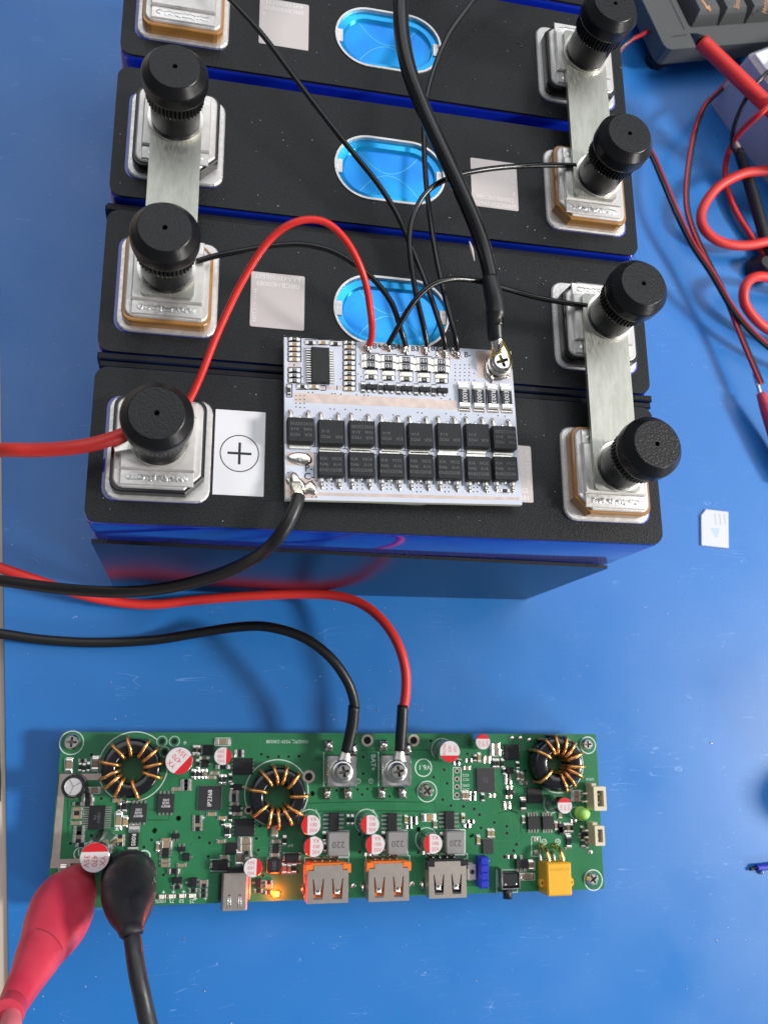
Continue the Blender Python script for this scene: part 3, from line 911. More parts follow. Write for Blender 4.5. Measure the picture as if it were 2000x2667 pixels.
# ================================================================== wires over the cells
def wire(name, label, cat, pts, dia, matn, group=None, n=10, sub=6, parent=None):
    w = [tuple(P(*p)) for p in pts]
    mb = MB(); mb.tube(w, dia / 2, n, 0, sub)
    o = mb.obj(name, matn, parent)
    if parent is None: tag(o, label, cat, group)
    return o
W0 = BT + 1.2
wire('balance_wire', 'thin red wire arching from the white board to the plus terminal', 'wire',
     [(962, 897, W0), (968, 872, W0 + 3), (966, 820, W0 + 8), (948, 722, W0 + 14), (905, 632, W0 + 18), (845, 578, W0 + 20), (770, 578, W0 + 20), (700, 628, W0 + 17), (630, 735, W0 + 12), (570, 862, W0 + 8), (525, 975, W0 + 5), (492, 1045, BZ + 1.6), (455, 1100, BZ + 1.5)], 1.75, 'redw')
g = 'thin black balance wires'
wire('balance_wire', 'thin black wire arching under the thick cable to the terminal beside the big screw', 'wire',
     [(1012, 896, W0), (1035, 855, W0 + 3), (1075, 790, W0 + 7), (1120, 745, W0 + 9), (1170, 728, W0 + 9), (1235, 730, W0 + 7), (1310, 750, W0 + 5), (1400, 775, W0 + 3), (1480, 790, BZ + 1.5), (1528, 797, BZ + .7)], 1.45, 'blackw', g)
wire('balance_wire', 'thin black wire passing under the red wire to the busbar end', 'wire',
     [(1056, 900, W0), (1045, 862, W0 + 2), (1020, 790, W0 + 4), (975, 730, W0 + 6), (920, 685, W0 + 7), (860, 652, W0 + 7), (790, 637, W0 + 6), (715, 640, W0 + 5), (620, 655, W0 + 4), (560, 667, BZ + 1.4), (513, 681, BZ + .7)], 1.45, 'blackw', g)
wire('balance_wire', 'thin black wire curving past the label plate to a brown-gasket terminal', 'wire',
     [(1112, 898, W0), (1103, 850, W0 + 2), (1082, 760, W0 + 4), (1068, 660, W0 + 6), (1068, 600, W0 + 7), (1085, 540, W0 + 8), (1120, 492, W0 + 9), (1180, 460, W0 + 8), (1260, 442, W0 + 6), (1360, 432, W0 + 4), (1440, 430, BZ + 1.6), (1497, 431, BZ + .8)], 1.45, 'blackw', g)
wire('balance_wire', 'long thin black wire running diagonally past the uncapped terminal', 'wire',
     [(1160, 908, W0), (1150, 860, W0 + 2), (1110, 740, W0 + 3), (1070, 640, W0 + 3), (1035, 560, W0 + 4), (985, 480, W0 + 5), (905, 380, W0 + 7), (800, 245, W0 + 9), (690, 98, W0 + 10), (610, 10, W0 + 10), (540, -60, W0 + 6), (470, -60, BZ + 1)], 1.45, 'blackw', g)
wire('balance_wire', 'thin black wire crossing under the thick cable and bending away to the rearmost cell', 'wire',
     [(1190, 912, W0), (1184, 870, W0 + 2), (1160, 780, W0 + 3), (1140, 690, W0 + 4), (1123, 590, W0 + 4), (1110, 480, W0 + 4), (1104, 370, W0 + 4), (1108, 270, W0 + 4), (1128, 185, W0 + 5), (1165, 95, W0 + 7), (1210, 30, W0 + 8), (1250, -15, W0 + 8), (1340, -70, W0 + 6), (1480, -120, BZ + 1)], 1.45, 'blackw', g)
# the thick cable to the big screw
cb = world_thing('battery_cable', 'thick black cable with heat-shrink collar and gold lug at the big screw', 'cable', tuple(P(1290, 800, TOP + 2)))
wire('jacket', '', '', [(1292, 850, W0 + 6), (1290, 800, W0 + 7), (1280, 730, W0 + 8), (1258, 640, W0 + 9), (1215, 530, W0 + 11), (1160, 410, W0 + 13), (1105, 290, W0 + 15), (1067, 190, W0 + 17), (1048, 100, W0 + 18), (1044, 30, W0 + 19), (1050, -40, W0 + 19), (1090, -130, W0 + 16), (1180, -230, W0 + 8)], 4.1, 'blackw', None, 16, 6, cb)
w = [tuple(P(*p)) for p in ((1262, 728, W0 + 8), (1283, 760, W0 + 7.8), (1290, 800, W0 + 7), (1290, 818, W0 + 6.6), (1288, 835, W0 + 6.3), (1290, 872, W0 + 5), (1293, 884, W0 + 4.6))]
w[0] = tuple(P(1275, 722, W0 + 8.1))
mb = MB(); mb.tube(w, [2.2, 2.35, 2.45, 2.55, 2.1, 2.05, 2.0], 16, 0, 4); mb.obj('heat_shrink', 'shrink', cb)
a, b, c_, d = P(1293, 880, W0 + 4.4), P(1296, 896, W0 + 3.2), P(1300, 915, W0 + 1.8), P(1304, 940, BT + 1.7)
mb = MB(); mb.tube([tuple(a), tuple(b), tuple(c_), tuple(d)], [1.7, 2.1, 2.8, 3.3], 14, 0, 4, .45, (0, 0, 1))
e = P(1305, 944, BT + 1.5); mb.lathe(e.x, e.y, [(3.3, BT + .8), (3.3, BT + 1.6), (.5, BT + 1.6)], 24, cap0=True)
mb.obj('ring_lug', 'gold', cb)
mb = MB(); mb.tube([tuple(P(1293, 878, W0 + 5.0)), tuple(P(1294, 890, W0 + 4.6)), tuple(P(1297, 905, W0 + 3.2)), tuple(P(1299, 914, W0 + 2))], [1.6, 1.75, 1.7, 1.0], 12, 0, 4, .6, (0, 0, 1))
mb.obj('solder_joint', 'solder', cb)
# nick in the jacket
p = P(1226, 640, W0 + 10.5); mb = MB(); mb.tube([tuple(P(1222, 628, W0 + 9.6)), tuple(P(1228, 650, W0 + 9.4)), tuple(P(1235, 680, W0 + 9.2))], [.15, .5, .1], 8, 0, 4)
mb.obj('jacket_nick', 'plate', cb)

# cables that leave to the left and come back to the green board
cb = world_thing('red_cable', 'thick red cable from the plus terminal, looping round to the green board', 'cable', tuple(P(400, 1575, 0)))
rp = [(330, 1128, BZ + 1.6), (300, 1140, BZ + 2.2), (250, 1155, BZ + 2.6), (190, 1166, BZ + 2.4), (100, 1172, BZ), (0, 1172, BZ - 4), (-120, 1180, 85), (-240, 1230, 62), (-290, 1320, 40), (-230, 1400, 24), (-110, 1440, 16), (0, 1478, 12), (100, 1512, 10), (200, 1545, 8), (300, 1567, 6), (400, 1574, 5), (520, 1562, 5.5), (650, 1552, 7), (780, 1547, 9), (870, 1551, 12), (940, 1572, 15), (995, 1615, 18), (1035, 1675, 20), (1055, 1740, 20), (1057, 1800, 19), (1050, 1850, 18)]
wire('jacket', '', '', rp, 3.25, 'redsil', None, 14, 5, cb)
RED_LUG.obj('ring_lug', 'steel', cb)
ZG = 9.0                                     # top face of the green board
mb = MB(); mb.tube([tuple(P(*p)) for p in ((1049, 1836, 18.4), (1047, 1880, 17.8), (1044, 1920, 17.2), (1042, 1955, 16.6))], [1.85, 1.9, 1.9, 1.85], 14, 0, 3); mb.obj('heat_shrink', 'shrink', cb)
def ring_lug(parent, a, b, ctr, z):
    """flat tongue from a to b and a ring round ctr"""
    pa, pb = P(*a), P(*b)
    mb = MB(); mb.tube([tuple(pa), tuple((pa + pb) / 2), tuple(pb)], [1.5, 1.9, 2.3], 12, 0, 4, .4, (0, 0, 1))
    mb.holed(circ(ctr[0], ctr[1], 3.7, 28), [circ(ctr[0], ctr[1], 1.4, 12)], z, z + .8)
    return mb.obj('ring_lug', 'steel', parent)
LUGZ = ZG + 7.0
l2 = P(*G3(980, 535), LUGZ + 2.5)
ring_lug(cb, (1041, 1952, LUGZ + .8), (1039, 1985, LUGZ + .5), (l2.x, l2.y), LUGZ)
cb = world_thing('black_cable', 'thick black cable from the white board, looping round to the green board', 'cable', tuple(P(450, 1665, 0)))
bp = [(778, 1292, BT + 1.6), (770, 1320, BT + 2.2), (748, 1365, BT + 2), (712, 1415, BT - 1), (655, 1458, 92), (560, 1500, 82), (430, 1532, 70), (300, 1542, 58), (150, 1532, 48), (0, 1512, 42), (-130, 1505, 34), (-230, 1530, 24), (-250, 1590, 14), (-160, 1630, 8), (0, 1650, 5), (110, 1666, 3.5), (250, 1674, 3), (400, 1667, 4), (520, 1648, 8), (620, 1633, 13), (700, 1633, 18), (790, 1660, 22), (860, 1712, 24), (905, 1775, 23), (923, 1830, 21), (921, 1860, 19.5)]
wire('jacket', '', '', bp, 3.25, 'blackc', None, 14, 5, cb)
mb = MB(); mb.tube([tuple(P(*p)) for p in ((922, 1838, 20.6), (919, 1880, 19), (911, 1920, 17.6), (902, 1958, 16.6))], [1.9, 1.95, 1.9, 1.85], 14, 0, 3); mb.obj('heat_shrink', 'shrink', cb)
l1 = P(*G3(385, 535), LUGZ + 2.5)
ring_lug(cb, (901, 1955, LUGZ + .8), (894, 1988, LUGZ + .5), (l1.x, l1.y), LUGZ)
mb = MB()
for k in range(5):
    mb.tube([tuple(P(772 + k * 4, 1296, BT + 1.6)), tuple(P(768 + k * 4, 1278, BT + 2.0)), tuple(P(762 + k * 4, 1256, BT + 1.4))], .42, 8, 0, 4)
mb.obj('bare_strands', 'wiretin', cb)

# ================================================================== green power board
q = [P(165, 1903, ZG), P(1560, 1915, ZG), P(1565, 2312, ZG), P(117, 2373, ZG)]
go = (q[0] + q[1] + q[2] + q[3]) / 4
gang = math.atan2(((q[1] - q[0]) + (q[2] - q[3])).y, ((q[1] - q[0]) + (q[2] - q[3])).x)
gb = thing('power_board', 'green circuit board with toroid coils, capacitors and USB sockets on the blue mat', 'circuit board', (go.x, go.y, 0), gang)
gl = frame(go, gang, ZG)
def gk(px, u=850): return px / (8.05 - (u - 850) * .00062)
def gkc(cr, d, x): return gk(d * cr.k, cr(x, 0)[0])
qq = [gl((165, 1903)), gl((1560, 1915)), gl((1565, 2312)), gl((117, 2373))]
gx0 = (qq[0][0] + qq[3][0]) / 2; gx1 = (qq[1][0] + qq[2][0]) / 2
gy1 = (qq[0][1] + qq[1][1]) / 2; gy0 = (qq[2][1] + qq[3][1]) / 2
mb = MB(); mb.box((gx0 + gx1) / 2, (gy0 + gy1) / 2, gx1 - gx0, gy1 - gy0, ZG - 1.6, ZG, .08, 1, 0, r=.8)
gplate = mb.obj('board', ['pcb', 'pcbedge'], gb)
silk = MB()
def gsil(cr, pts, w=9): silk.strip([gl(cr(*p)) for p in pts], gkc(cr, w, pts[0][0]), ZG, ZG + .02)
def gbox(cr, x0_, y0_, x1_, y1_, w=8):
    gsil(cr, [(x0_, y0_), (x1_, y0_)], w); gsil(cr, [(x1_, y0_), (x1_, y1_)], w); gsil(cr, [(x1_, y1_), (x0_, y1_)], w); gsil(cr, [(x0_, y1_), (x0_, y0_)], w)
def gring(cr, x, y, r, w=10):
    c = gl(cr(x, y)); R_ = gkc(cr, r, x); w_ = gkc(cr, w, x)
    silk.holed(circ(*c, R_ + w_ / 2, 48), [circ(*c, R_ - w_ / 2, 48)], ZG + .005, ZG + .02)
# faint copper tracks under the green mask
rnd = random.Random(11)
tr, td = MB(), MB()
for k in range(46):
    x = rnd.uniform(gx0 + 12, gx1 - 8); y = rnd.uniform(gy0 + 5, gy1 - 4)
    n_ = rnd.choice((1, 1, 3, 5)); L1, L2 = rnd.uniform(4, 16), rnd.uniform(2, 8)
    dr = rnd.choice(((1, 0), (0, 1), (-1, 0), (0, -1))); s_ = rnd.choice((-1, 1))
    pd = (-dr[1] * s_, dr[0] * s_)
    for j in range(n_):
        o_ = (pd[0] * j * .62, pd[1] * j * .62)
        a = (x + o_[0], y + o_[1]); b = (a[0] + dr[0] * (L1 - j * .26), a[1] + dr[1] * (L1 - j * .26))
        c = (b[0] + (dr[0] + pd[0]) * 1.2, b[1] + (dr[1] + pd[1]) * 1.2); d = (c[0] + pd[0] * L2, c[1] + pd[1] * L2)
        pts = [p for p in (a, b, c, d) if gx0 + 1 < p[0] < gx1 - 1 and gy0 + 1 < p[1] < gy1 - 1]
        if len(pts) > 1: tr.strip(pts, .28, 0, ZG + .008)
for pts, cr in (([(0, 880), (700, 860), (1380, 870), (1385, 1240)], G3), ([(0, 905), (0, 1200)], G3), ([(560, 305), (1350, 305)], G3), ([(700, 960), (1250, 965), (1310, 1020)], G3), ([(100, 965), (560, 965)], G3),
                ([(690, 1060), (640, 900), (450, 945)], G4), ([(690, 1060), (690, 1150)], G4), ([(440, 720), (560, 850), (590, 920), (700, 940)], G4), ([(430, 740), (530, 880), (700, 965)], G4),
                ([(240, 830), (240, 1240)], G1), ([(300, 830), (300, 1240)], G1), ([(1100, 1060), (1330, 1060), (1330, 900)], G1)):
    td.strip([gl(cr(*p)) for p in pts], .3, 0, ZG + .01)
o = tr.obj('copper_tracks', 'trace', gb); o['kind'] = 'stuff'
o = td.obj('track_gaps', 'traced', gb); o['kind'] = 'stuff'
# bare tinned edge strip
mb = MB()
for cr, x_0, y_0, x_1, y_1, cr2 in ((G1, 152, 562, 618, 628, G1), (G5, 140, 490, 450, 577, G5)):
    a, b = gl(cr(x_0, y_0)), gl(cr2(x_1, y_1)); mb.box((a[0] + b[0]) / 2, (a[1] + b[1]) / 2, b[0] - a[0], a[1] - b[1], ZG, ZG + .04)
a = [gl(G1(152, 562)), gl(G1(217, 562)), gl(G5(228, 577)), gl(G5(138, 577))]
mb.prism([a[1], a[0], a[3], a[2]], ZG, ZG + .05)
mb.obj('tinned_strip', 'copper', gb)

# small chips
GC = [
 (G1, [(250,470,1,125,68,'b'),(395,420,0,70,35,'r'),(370,492,1,80,30,'r'),(412,500,1,80,32,'r'),(460,490,1,85,32,'r'),(535,455,1,130,70,'b'),(525,740,0,115,55,'b'),(450,795,0,90,40,'r'),(455,840,0,105,46,'r'),(450,887,0,100,38,'r'),
   (345,885,0,90,38,'r'),(340,942,0,95,38,'c'),(335,988,0,95,38,'r'),(330,1030,0,95,38,'c'),(325,1095,0,95,38,'c'),(362,1150,0,95,38,'r'),(358,1195,0,95,38,'r'),(770,850,0,80,40,'c'),(795,925,1,85,35,'r'),(852,915,1,110,45,'r'),
   (785,1072,1,150,66,'c'),(857,1085,1,100,52,'c'),(1410,725,0,88,38,'c'),(1520,640,0,85,38,'r'),(1520,683,0,85,38,'r'),(1520,725,0,85,38,'c'),(1607,305,1,80,40,'r'),(1645,305,1,80,36,'c'),(1597,568,1,80,38,'r'),(1640,568,1,80,38,'r')]),
 (G2, [(160,315,1,90,35,'r'),(420,215,0,140,64,'c'),(597,320,0,80,40,'r'),(597,362,0,80,40,'r'),(222,390,0,85,35,'b'),(148,460,1,85,38,'r'),(420,488,0,125,46,'r'),(98,565,1,80,38,'r'),(143,565,1,80,38,'r'),(185,565,1,80,38,'r'),(228,565,1,80,38,'c'),
   (330,553,0,85,38,'c'),(295,600,0,85,38,'c'),(395,625,1,85,35,'r'),(437,625,1,85,35,'r'),(500,612,1,85,35,'r'),(540,800,0,80,38,'r'),(540,842,0,80,38,'r'),(548,885,0,80,38,'b'),(545,758,0,80,38,'b'),(515,700,1,60,35,'r'),
   (298,998,0,85,38,'c'),(412,1040,0,85,38,'c'),(420,1088,1,60,35,'r'),(500,1030,1,80,35,'r'),(145,1030,0,85,38,'r'),(145,1072,0,85,38,'r'),(145,1115,0,85,38,'c'),(145,1160,0,85,38,'r'),(580,995,0,80,38,'b'),(15,640,0,85,38,'r'),(15,683,0,85,38,'r'),(15,725,0,85,38,'r')]),
 (G3, [(445,1062,1,90,32,'r'),(490,1062,1,90,32,'r'),(1068,1060,1,80,35,'c'),(1150,1045,0,70,38,'r'),(1150,1090,0,70,38,'r'),(1100,1135,0,60,30,'r'),(1315,1035,0,125,66,'c'),(1380,1110,1,80,38,'b')]),
 (G4, [(435,248,0,85,50,'c'),(440,315,0,95,58,'b'),(160,397,0,70,33,'r'),(225,375,1,62,33,'r'),(268,372,1,85,35,'c'),(350,372,0,70,36,'c'),(345,407,0,70,36,'b'),(422,430,1,80,35,'r'),(457,430,1,80,35,'r'),(508,432,1,85,35,'r'),
   (140,475,0,70,38,'c'),(108,762,1,80,35,'c'),(145,762,1,80,35,'c'),(200,735,0,60,36,'r'),(200,788,0,60,36,'r'),(305,780,1,75,35,'r'),(400,760,0,60,35,'c'),(525,510,1,62,35,'r'),(565,555,0,62,33,'r'),(565,590,0,62,33,'c'),(565,626,0,62,33,'r'),(575,675,0,60,33,'c'),
   (570,770,0,60,35,'c'),(555,838,0,65,36,'c'),(555,880,0,65,36,'c'),(665,450,1,62,33,'r'),(670,555,1,85,36,'c'),(712,565,1,80,36,'c'),(730,628,0,80,33,'b'),(722,850,1,110,56,'r'),(725,1010,1,70,33,'b'),(1270,740,0,90,55,'b'),(1270,795,0,90,50,'b'),
   (1100,962,1,60,38,'c'),(1060,1075,1,80,35,'c'),(1155,1095,1,80,33,'r'),(1187,1095,1,80,33,'c'),(1217,1095,1,80,33,'r'),(1237,1025,0,60,36,'b'),(370,1152,1,78,36,'c'),(408,1152,1,78,36,'c'),(105,985,1,70,33,'c'),(182,1026,0,62,34,'r'),(148,1070,0,58,33,'r'),(65,410,1,50,33,'r'),(35,430,0,60,33,'r')]),
 (G5, [(885,245,0,85,38,'r'),(885,285,0,85,38,'c'),(885,330,0,85,36,'r'),(468,335,0,95,38,'r'),(435,290,0,95,38,'r'),(437,250,0,95,38,'c'),(442,203,0,92,38,'r'),(1380,280,0,90,35,'c'),(1385,332,0,110,68,'c'),(1370,507,0,90,38,'c'),(1370,555,0,90,38,'c'),
   (1290,360,1,90,36,'c'),(1550,555,0,85,38,'c'),(1465,620,0,110,54,'r'),(1500,792,0,90,38,'r'),(265,640,1,130,62,'b')]),
 (G6, [(470,185,1,115,60,'r'),(400,297,0,82,38,'c'),(660,290,0,125,66,'b'),(660,366,0,125,66,'b'),(595,480,1,130,64,'b'),(440,467,0,80,38,'c'),(975,190,1,110,60,'c'),(990,297,0,90,38,'b'),(1085,290,1,85,40,'r'),(980,442,0,90,38,'b'),(1082,595,1,90,50,'b'),(1135,600,1,85,40,'b'),(1187,590,1,90,48,'r'),
   (212,735,0,80,36,'c'),(212,775,0,80,36,'r'),(205,830,0,80,38,'r'),(205,882,0,80,38,'r'),(95,828,0,80,38,'r'),(800,832,0,85,36,'r'),(912,740,0,72,36,'r'),(912,780,0,72,36,'c'),(912,850,0,72,36,'r')]),
 (G7, [(170,225,1,80,36,'r'),(182,330,1,75,36,'r'),(750,225,1,80,36,'r'),(765,320,1,75,36,'r'),(1325,235,1,80,36,'r'),(595,398,0,60,34,'c'),(1165,378,0,60,34,'c'),(1530,50,1,75,33,'c'),(1605,75,0,62,33,'r'),(1568,120,0,58,33,'r')]),
 (G8, [(260,272,1,85,36,'c'),(598,440,0,85,34,'r'),(802,530,1,80,55,'b'),(765,645,0,120,58,'b'),(1190,285,1,120,54,'r'),(1330,170,1,70,40,'r'),(1335,300,1,70,40,'r'),(1375,320,1,60,34,'r')]),
]
for cr, lst in GC:
    for x, y, vert, L_, W_, kd in lst:
        h = .55 if W_ < 45 else .95
        if kd == 'c' and (x * 7 + y) % 4: kd = 'e'
        chip(gb, kd, gl(cr(x, y), h), gkc(cr, L_, x), gkc(cr, W_, x), h, ZG, bool(vert))
        if W_ >= 54 and kd in 'cbe':
            hw, hh = (W_ * .62, L_ * .58) if vert else (L_ * .58, W_ * .62)
            gbox(cr, x - hw, y - hh, x + hw, y + hh, 7)
def gic(name, cr, x, y, w, h, ht, pins, mark=None, mrot=0, msize=.8, mats=('ic', 'tin'), plen=.9, psz=.35, mm_='mark'):
    return ic(gb, name, gl(cr(x, y), ht), gkc(cr, w, x), gkc(cr, h, x), ht, ZG, pins, mats, .1, mark, mrot, msize, mm_, plen, psz)
gic('control_chip', G1, 550, 1035, 165, 240, 1.1, {'l': 10, 'r': 10}, 'CBFH\nPA', -math.pi / 2, .9, plen=1.7, psz=.36)
for x, y in ((1000, 985), (1297, 880)):
    o = gic('flat_chip', G1, x, y, 175, 190, .95, {'t': 4, 'b': 4}, '3003\n8290\nA3008', 0, .75, ('icgrey', 'tin'), .9, .62, 'markw')
gic('control_chip', G2, 280, 825, 240, 245, .85, {'l': 12, 'r': 12, 't': 12, 'b': 12}, 'IP2368', math.pi / 2, 1.35, ('icgrey', 'tin'), .42, .28, 'markw')
gic('flat_chip', G2, 635, 480, 215, 165, .95, {'l': 4, 'r': 4}, mats=('ic', 'tin'), plen=.42, psz=.6)
gic('flat_chip', G2, 650, 1145, 215, 175, .95, {'l': 4, 'r': 4}, plen=.42, psz=.6)
gic('small_chip', G2, 258, 300, 115, 100, .9, {'l': 4}, plen=.5, psz=.4)
for x, y in ((292, 1080), (920, 1085), (1540, 1065)):
    gic('driver_chip', G3, x, y, 105, 180, 1.5, {'l': 4, 'r': 4}, plen=1.75, psz=.62)
gic('control_chip', G4, 335, 600, 200, 235, .85, {'l': 14, 'r': 14, 't': 12, 'b': 12}, 'CL', -.3, 1.3, ('icgrey', 'tin'), .42, .24)
gic('flat_chip', G4, 605, 310, 165, 150, .95, {'l': 4, 'r': 4}, plen=.45, psz=.6)
gic('flat_chip', G4, 840, 757, 165, 150, .95, {'l': 4}, plen=.45, psz=.6)
gic('driver_chip', G4, 830, 1040, 130, 125, 1.4, {'t': 4, 'b': 4}, plen=1.2, psz=.55)
gic('driver_chip', G4, 977, 1040, 122, 125, 1.4, {'t': 4, 'b': 4}, plen=1.2, psz=.55)
gic('small_chip', G8, 358, 335, 115, 138, .85, {'t': 6}, mats=('icgrey', 'tin'), plen=.4, psz=.3)
gic('small_chip', G6, 505, 370, 118, 112, .9, {'l': 5, 't': 5}, plen=.4, psz=.3)
for cr, x, y, w, h, pn in ((G6, 990, 378, 65, 85, {'l': 3, 'r': 3}), (G6, 105, 742, 60, 95, {'r': 2, 'l': 1}), (G6, 800, 750, 60, 90, {'r': 2, 'l': 1}), (G5, 1375, 422, 68, 90, {'l': 3, 'r': 3}), (G5, 1487, 240, 80, 48, {'t': 1, 'b': 2}), (G5, 1548, 382, 85, 45, {'t': 2, 'b': 1}),
                           (G5, 1600, 468, 70, 75, {'r': 1}), (G5, 1503, 718, 100, 58, {'t': 1, 'b': 2}), (G2, 225, 455, 80, 70, {'r': 1, 'l': 2}), (G2, 580, 705, 95, 58, {'r': 1}), (G2, 562, 937, 95, 60, {'l': 1, 'r': 1}),
                           (G4, 585, 500, 75, 58, {'r': 1}), (G4, 585, 722, 75, 58, {'r': 1}), (G4, 1110, 1120, 50, 80, {'r': 2}), (G8, 1110, 150, 50, 90, {'t': 1}), (G8, 1355, 225, 70, 60, {'l': 2}), (G5, 1640, 745, 40, 75, {'l': 1})):
    gic('transistor', cr, x, y, w, h, 1.05, pn, plen=.85, psz=.6)
o = gic('regulator', G8, 712, 515, 130, 85, 1.5, {'t': 1, 'b': 3}, mats=('icgrey', 'tin'), plen=1.2, psz=.9)
# power diodes and shunt
for cr, x, y, L_, W_, vert in ((G6, 390, 555, 215, 98, 0), (G6, 1165, 478, 195, 90, 0), (G5, 395, 600, 130, 110, 0)):
    h = 2.0
    c = gl(cr(x, y), h); mb = MB()
    l, w_ = gkc(cr, L_, x), gkc(cr, W_, x)
    mb.box(c[0], c[1], l * .74, w_, ZG + .1, ZG + h, .25)
    for s in (-1, 1): mb.box(c[0] + s * l * .42, c[1], l * .18, w_ * .62, ZG, ZG + 1.2, .2, 1)
    mb.obj('power_diode', ['ic', 'tin'], gb)
    gsil(cr, [(x - L_ / 2, y - W_ * .62), (x + L_ / 2, y - W_ * .62)]); gsil(cr, [(x - L_ / 2, y + W_ * .62), (x + L_ / 2, y + W_ * .62)])
c = gl(G5(1030, 280), .9)
chip(gb, 'r', c, gkc(G5, 250, 1030), gkc(G5, 112, 1030), .8, ZG, True, 'shunt_resistor')
text('R005', (c[0], c[1], ZG + .84), 1.25, 'markw', gb, -math.pi / 2, 'marking')
# small shielded inductor and grey power inductors
c = gl(G6(975, 562), 3)
mb = MB(); w_ = gkc(G6, 138, 975)
mb.prism(inset([(c[0] + x * w_ / 2, c[1] + y * w_ * .54) for x, y in ((1, .7), (.7, 1), (-.7, 1), (-1, .7), (-1, -.7), (-.7, -1), (.7, -1), (1, -.7))], 0), ZG, ZG + 3, .3)
o = mb.obj('shielded_inductor', 'dplast', gb)
text('100', (c[0], c[1], ZG + 3.02), 1.3, 'mark', o, math.pi / 2, 'marking')
mb = MB(); mb.box(c[0], c[1], w_ * 1.05, w_ * 1.12, ZG, ZG + .5, .1); mb.obj('solder_pad', 'tin', gb)
for x, y, w, h in ((308, 297, 205, 222), (888, 287, 195, 212), (1455, 282, 188, 212)):
    c = gl(G7(x, y), 3.6); mb = MB()
    mb.box(c[0], c[1], gkc(G7, w, x), gkc(G7, h, x), ZG + .1, ZG + 3.6, .35, r=.7)
    o = mb.obj('power_inductor', 'grey', gb)
    text('220', (c[0], c[1] - .1, ZG + 3.62), 2.0, 'greyd', o, math.pi, 'marking')
    gbox(G7, x - w * .53, y - h * .60, x + w * .5, y + h * .56, 9)
# toroid coils
def toroid(cr, x, y, R, r, hgt, angs, wd=1.15, ring=None):
    c = gl(cr(x, y), hgt); Ro, Ri = gkc(cr, R, x), gkc(cr, r, x)
    mb = MB()
    b_ = .9
    mb.lathe(*c, [(Ri, ZG + .6), (Ri, ZG + hgt - b_), (Ri + b_ * .3, ZG + hgt - b_ * .3), (Ri + b_, ZG + hgt), (Ro - b_, ZG + hgt), (Ro - b_ * .3, ZG + hgt - b_ * .3), (Ro, ZG + hgt - b_), (Ro, ZG + .6), (Ri, ZG + .6)], 48)
    o = mb.obj('toroid_coil', 'ferrite', gb)
    for i, a in enumerate(angs):
        a = math.radians(a); tw = .035 + .03 * math.sin(i * 2.3)
        q_ = wd / 2
        def pt(rad, z, t): return (c[0] + rad * math.cos(a + t), c[1] + rad * math.sin(a + t), z)
        mb = MB()
        pts = [pt(Ri - q_, ZG + .7, -tw), pt(Ri - q_, ZG + hgt - 1.2, -tw), pt(Ri - q_ * .2, ZG + hgt + q_ * .1, -tw), pt(Ri + 1.2, ZG + hgt + q_ * .95, -tw * .6), pt((Ri + Ro) / 2, ZG + hgt + q_ * 1.15, 0), pt(Ro - 1.1, ZG + hgt + q_ * .95, tw * .6), pt(Ro + q_ * .5, ZG + hgt - q_ * .2, tw * .8), pt(Ro + q_ * 1.0, ZG + hgt - 1.6, tw), pt(Ro + q_ * .9, ZG + .4, tw)]
        mb.tube(pts, q_, 8, 0, 3)
        mb.obj('winding', 'enamel', o)
    if ring: gring(cr, *ring)
toroid(G1, 920, 500, 305, 150, 7.5, (130, 98, 59, 34, 7, -19, -76, -118, -142, -163, 168), 1.1, (945, 482, 366, 10))
toroid(G2, 1018, 810, 302, 150, 7.5, (124, 98, 74, 44, 164, 0, -39, -62, -88, -111, -143), 1.1, (1000, 765, 345, 10))
toroid(G4, 1092, 432, 268, 120, 7.5, (150, 118, 96, 68, 46, 22, -9, -29, -54, -78, -141), 1.1, (1075, 440, 285, 10))

# polymer capacitors: can, skirt, printed top
def polymer(cr, x, y, r, rot, lines, hgt, lean=(0, 0), fs=1.0):
    rt = gkc(cr, r, x) * .985
    c = gl(cr(x, y), hgt)
    rr = math.radians(rot)
    mb = MB()
    b0 = (c[0] - lean[0], c[1] - lean[1])
    prof = [(rt * .96, .1), (rt, .3), (rt, 1.0), (rt * .93, 1.25), (rt, 1.5), (rt, hgt - .35), (rt * .985, hgt - .12), (rt * .94, hgt)]
    prev = None
    for rad, z in prof:
        f = z / hgt
        cur = mb.ring(circ(b0[0] + lean[0] * f, b0[1] + lean[1] * f, rad, 32), ZG + z)
        if prev: mb.bridge(prev, cur, 0, True)
        prev = cur
    o = mb.obj('polymer_capacitor', 'capside', gb)
    # printed top: white field and red segment
    R_ = rt * .94
    k0 = math.radians(112)
    wpts = [(c[0] + R_ * math.cos(rr + a), c[1] + R_ * math.sin(rr + a)) for a in [(-k0 + 2 * k0 * i / 24) for i in range(25)]]
    rpts = [(c[0] + R_ * math.cos(rr + a), c[1] + R_ * math.sin(rr + a)) for a in [(k0 + (2 * math.pi - 2 * k0) * i / 16) for i in range(17)]]
    mb = MB(); i0 = mb.ring(wpts, ZG + hgt); mb.face(tuple(i0), 0); i1 = mb.ring(rpts, ZG + hgt); mb.face(tuple(i1), 1)
    mb.obj('printed_top', ['capwhite', 'capred'], o)
    sz = rt * .36 * fs
    for k, tx in enumerate(lines):
        dx, dy = R_ * .24, (1 - k) * rt * .52
        text(tx, (c[0] + dx * math.cos(rr) - dy * math.sin(rr), c[1] + dx * math.sin(rr) + dy * math.cos(rr), ZG + hgt + .015), sz, 'capred', o, rr, 'printed_text')
Y1 = ('YX', '100', '35V'); H1 = ('HG', '100', '35V'); Y4 = ('YX', '470', '35V')
polymer(G1, 1440, 420, 148, 138, Y4, 9.5); polymer(G2, 420, 370, 98, 180, H1, 6.5)
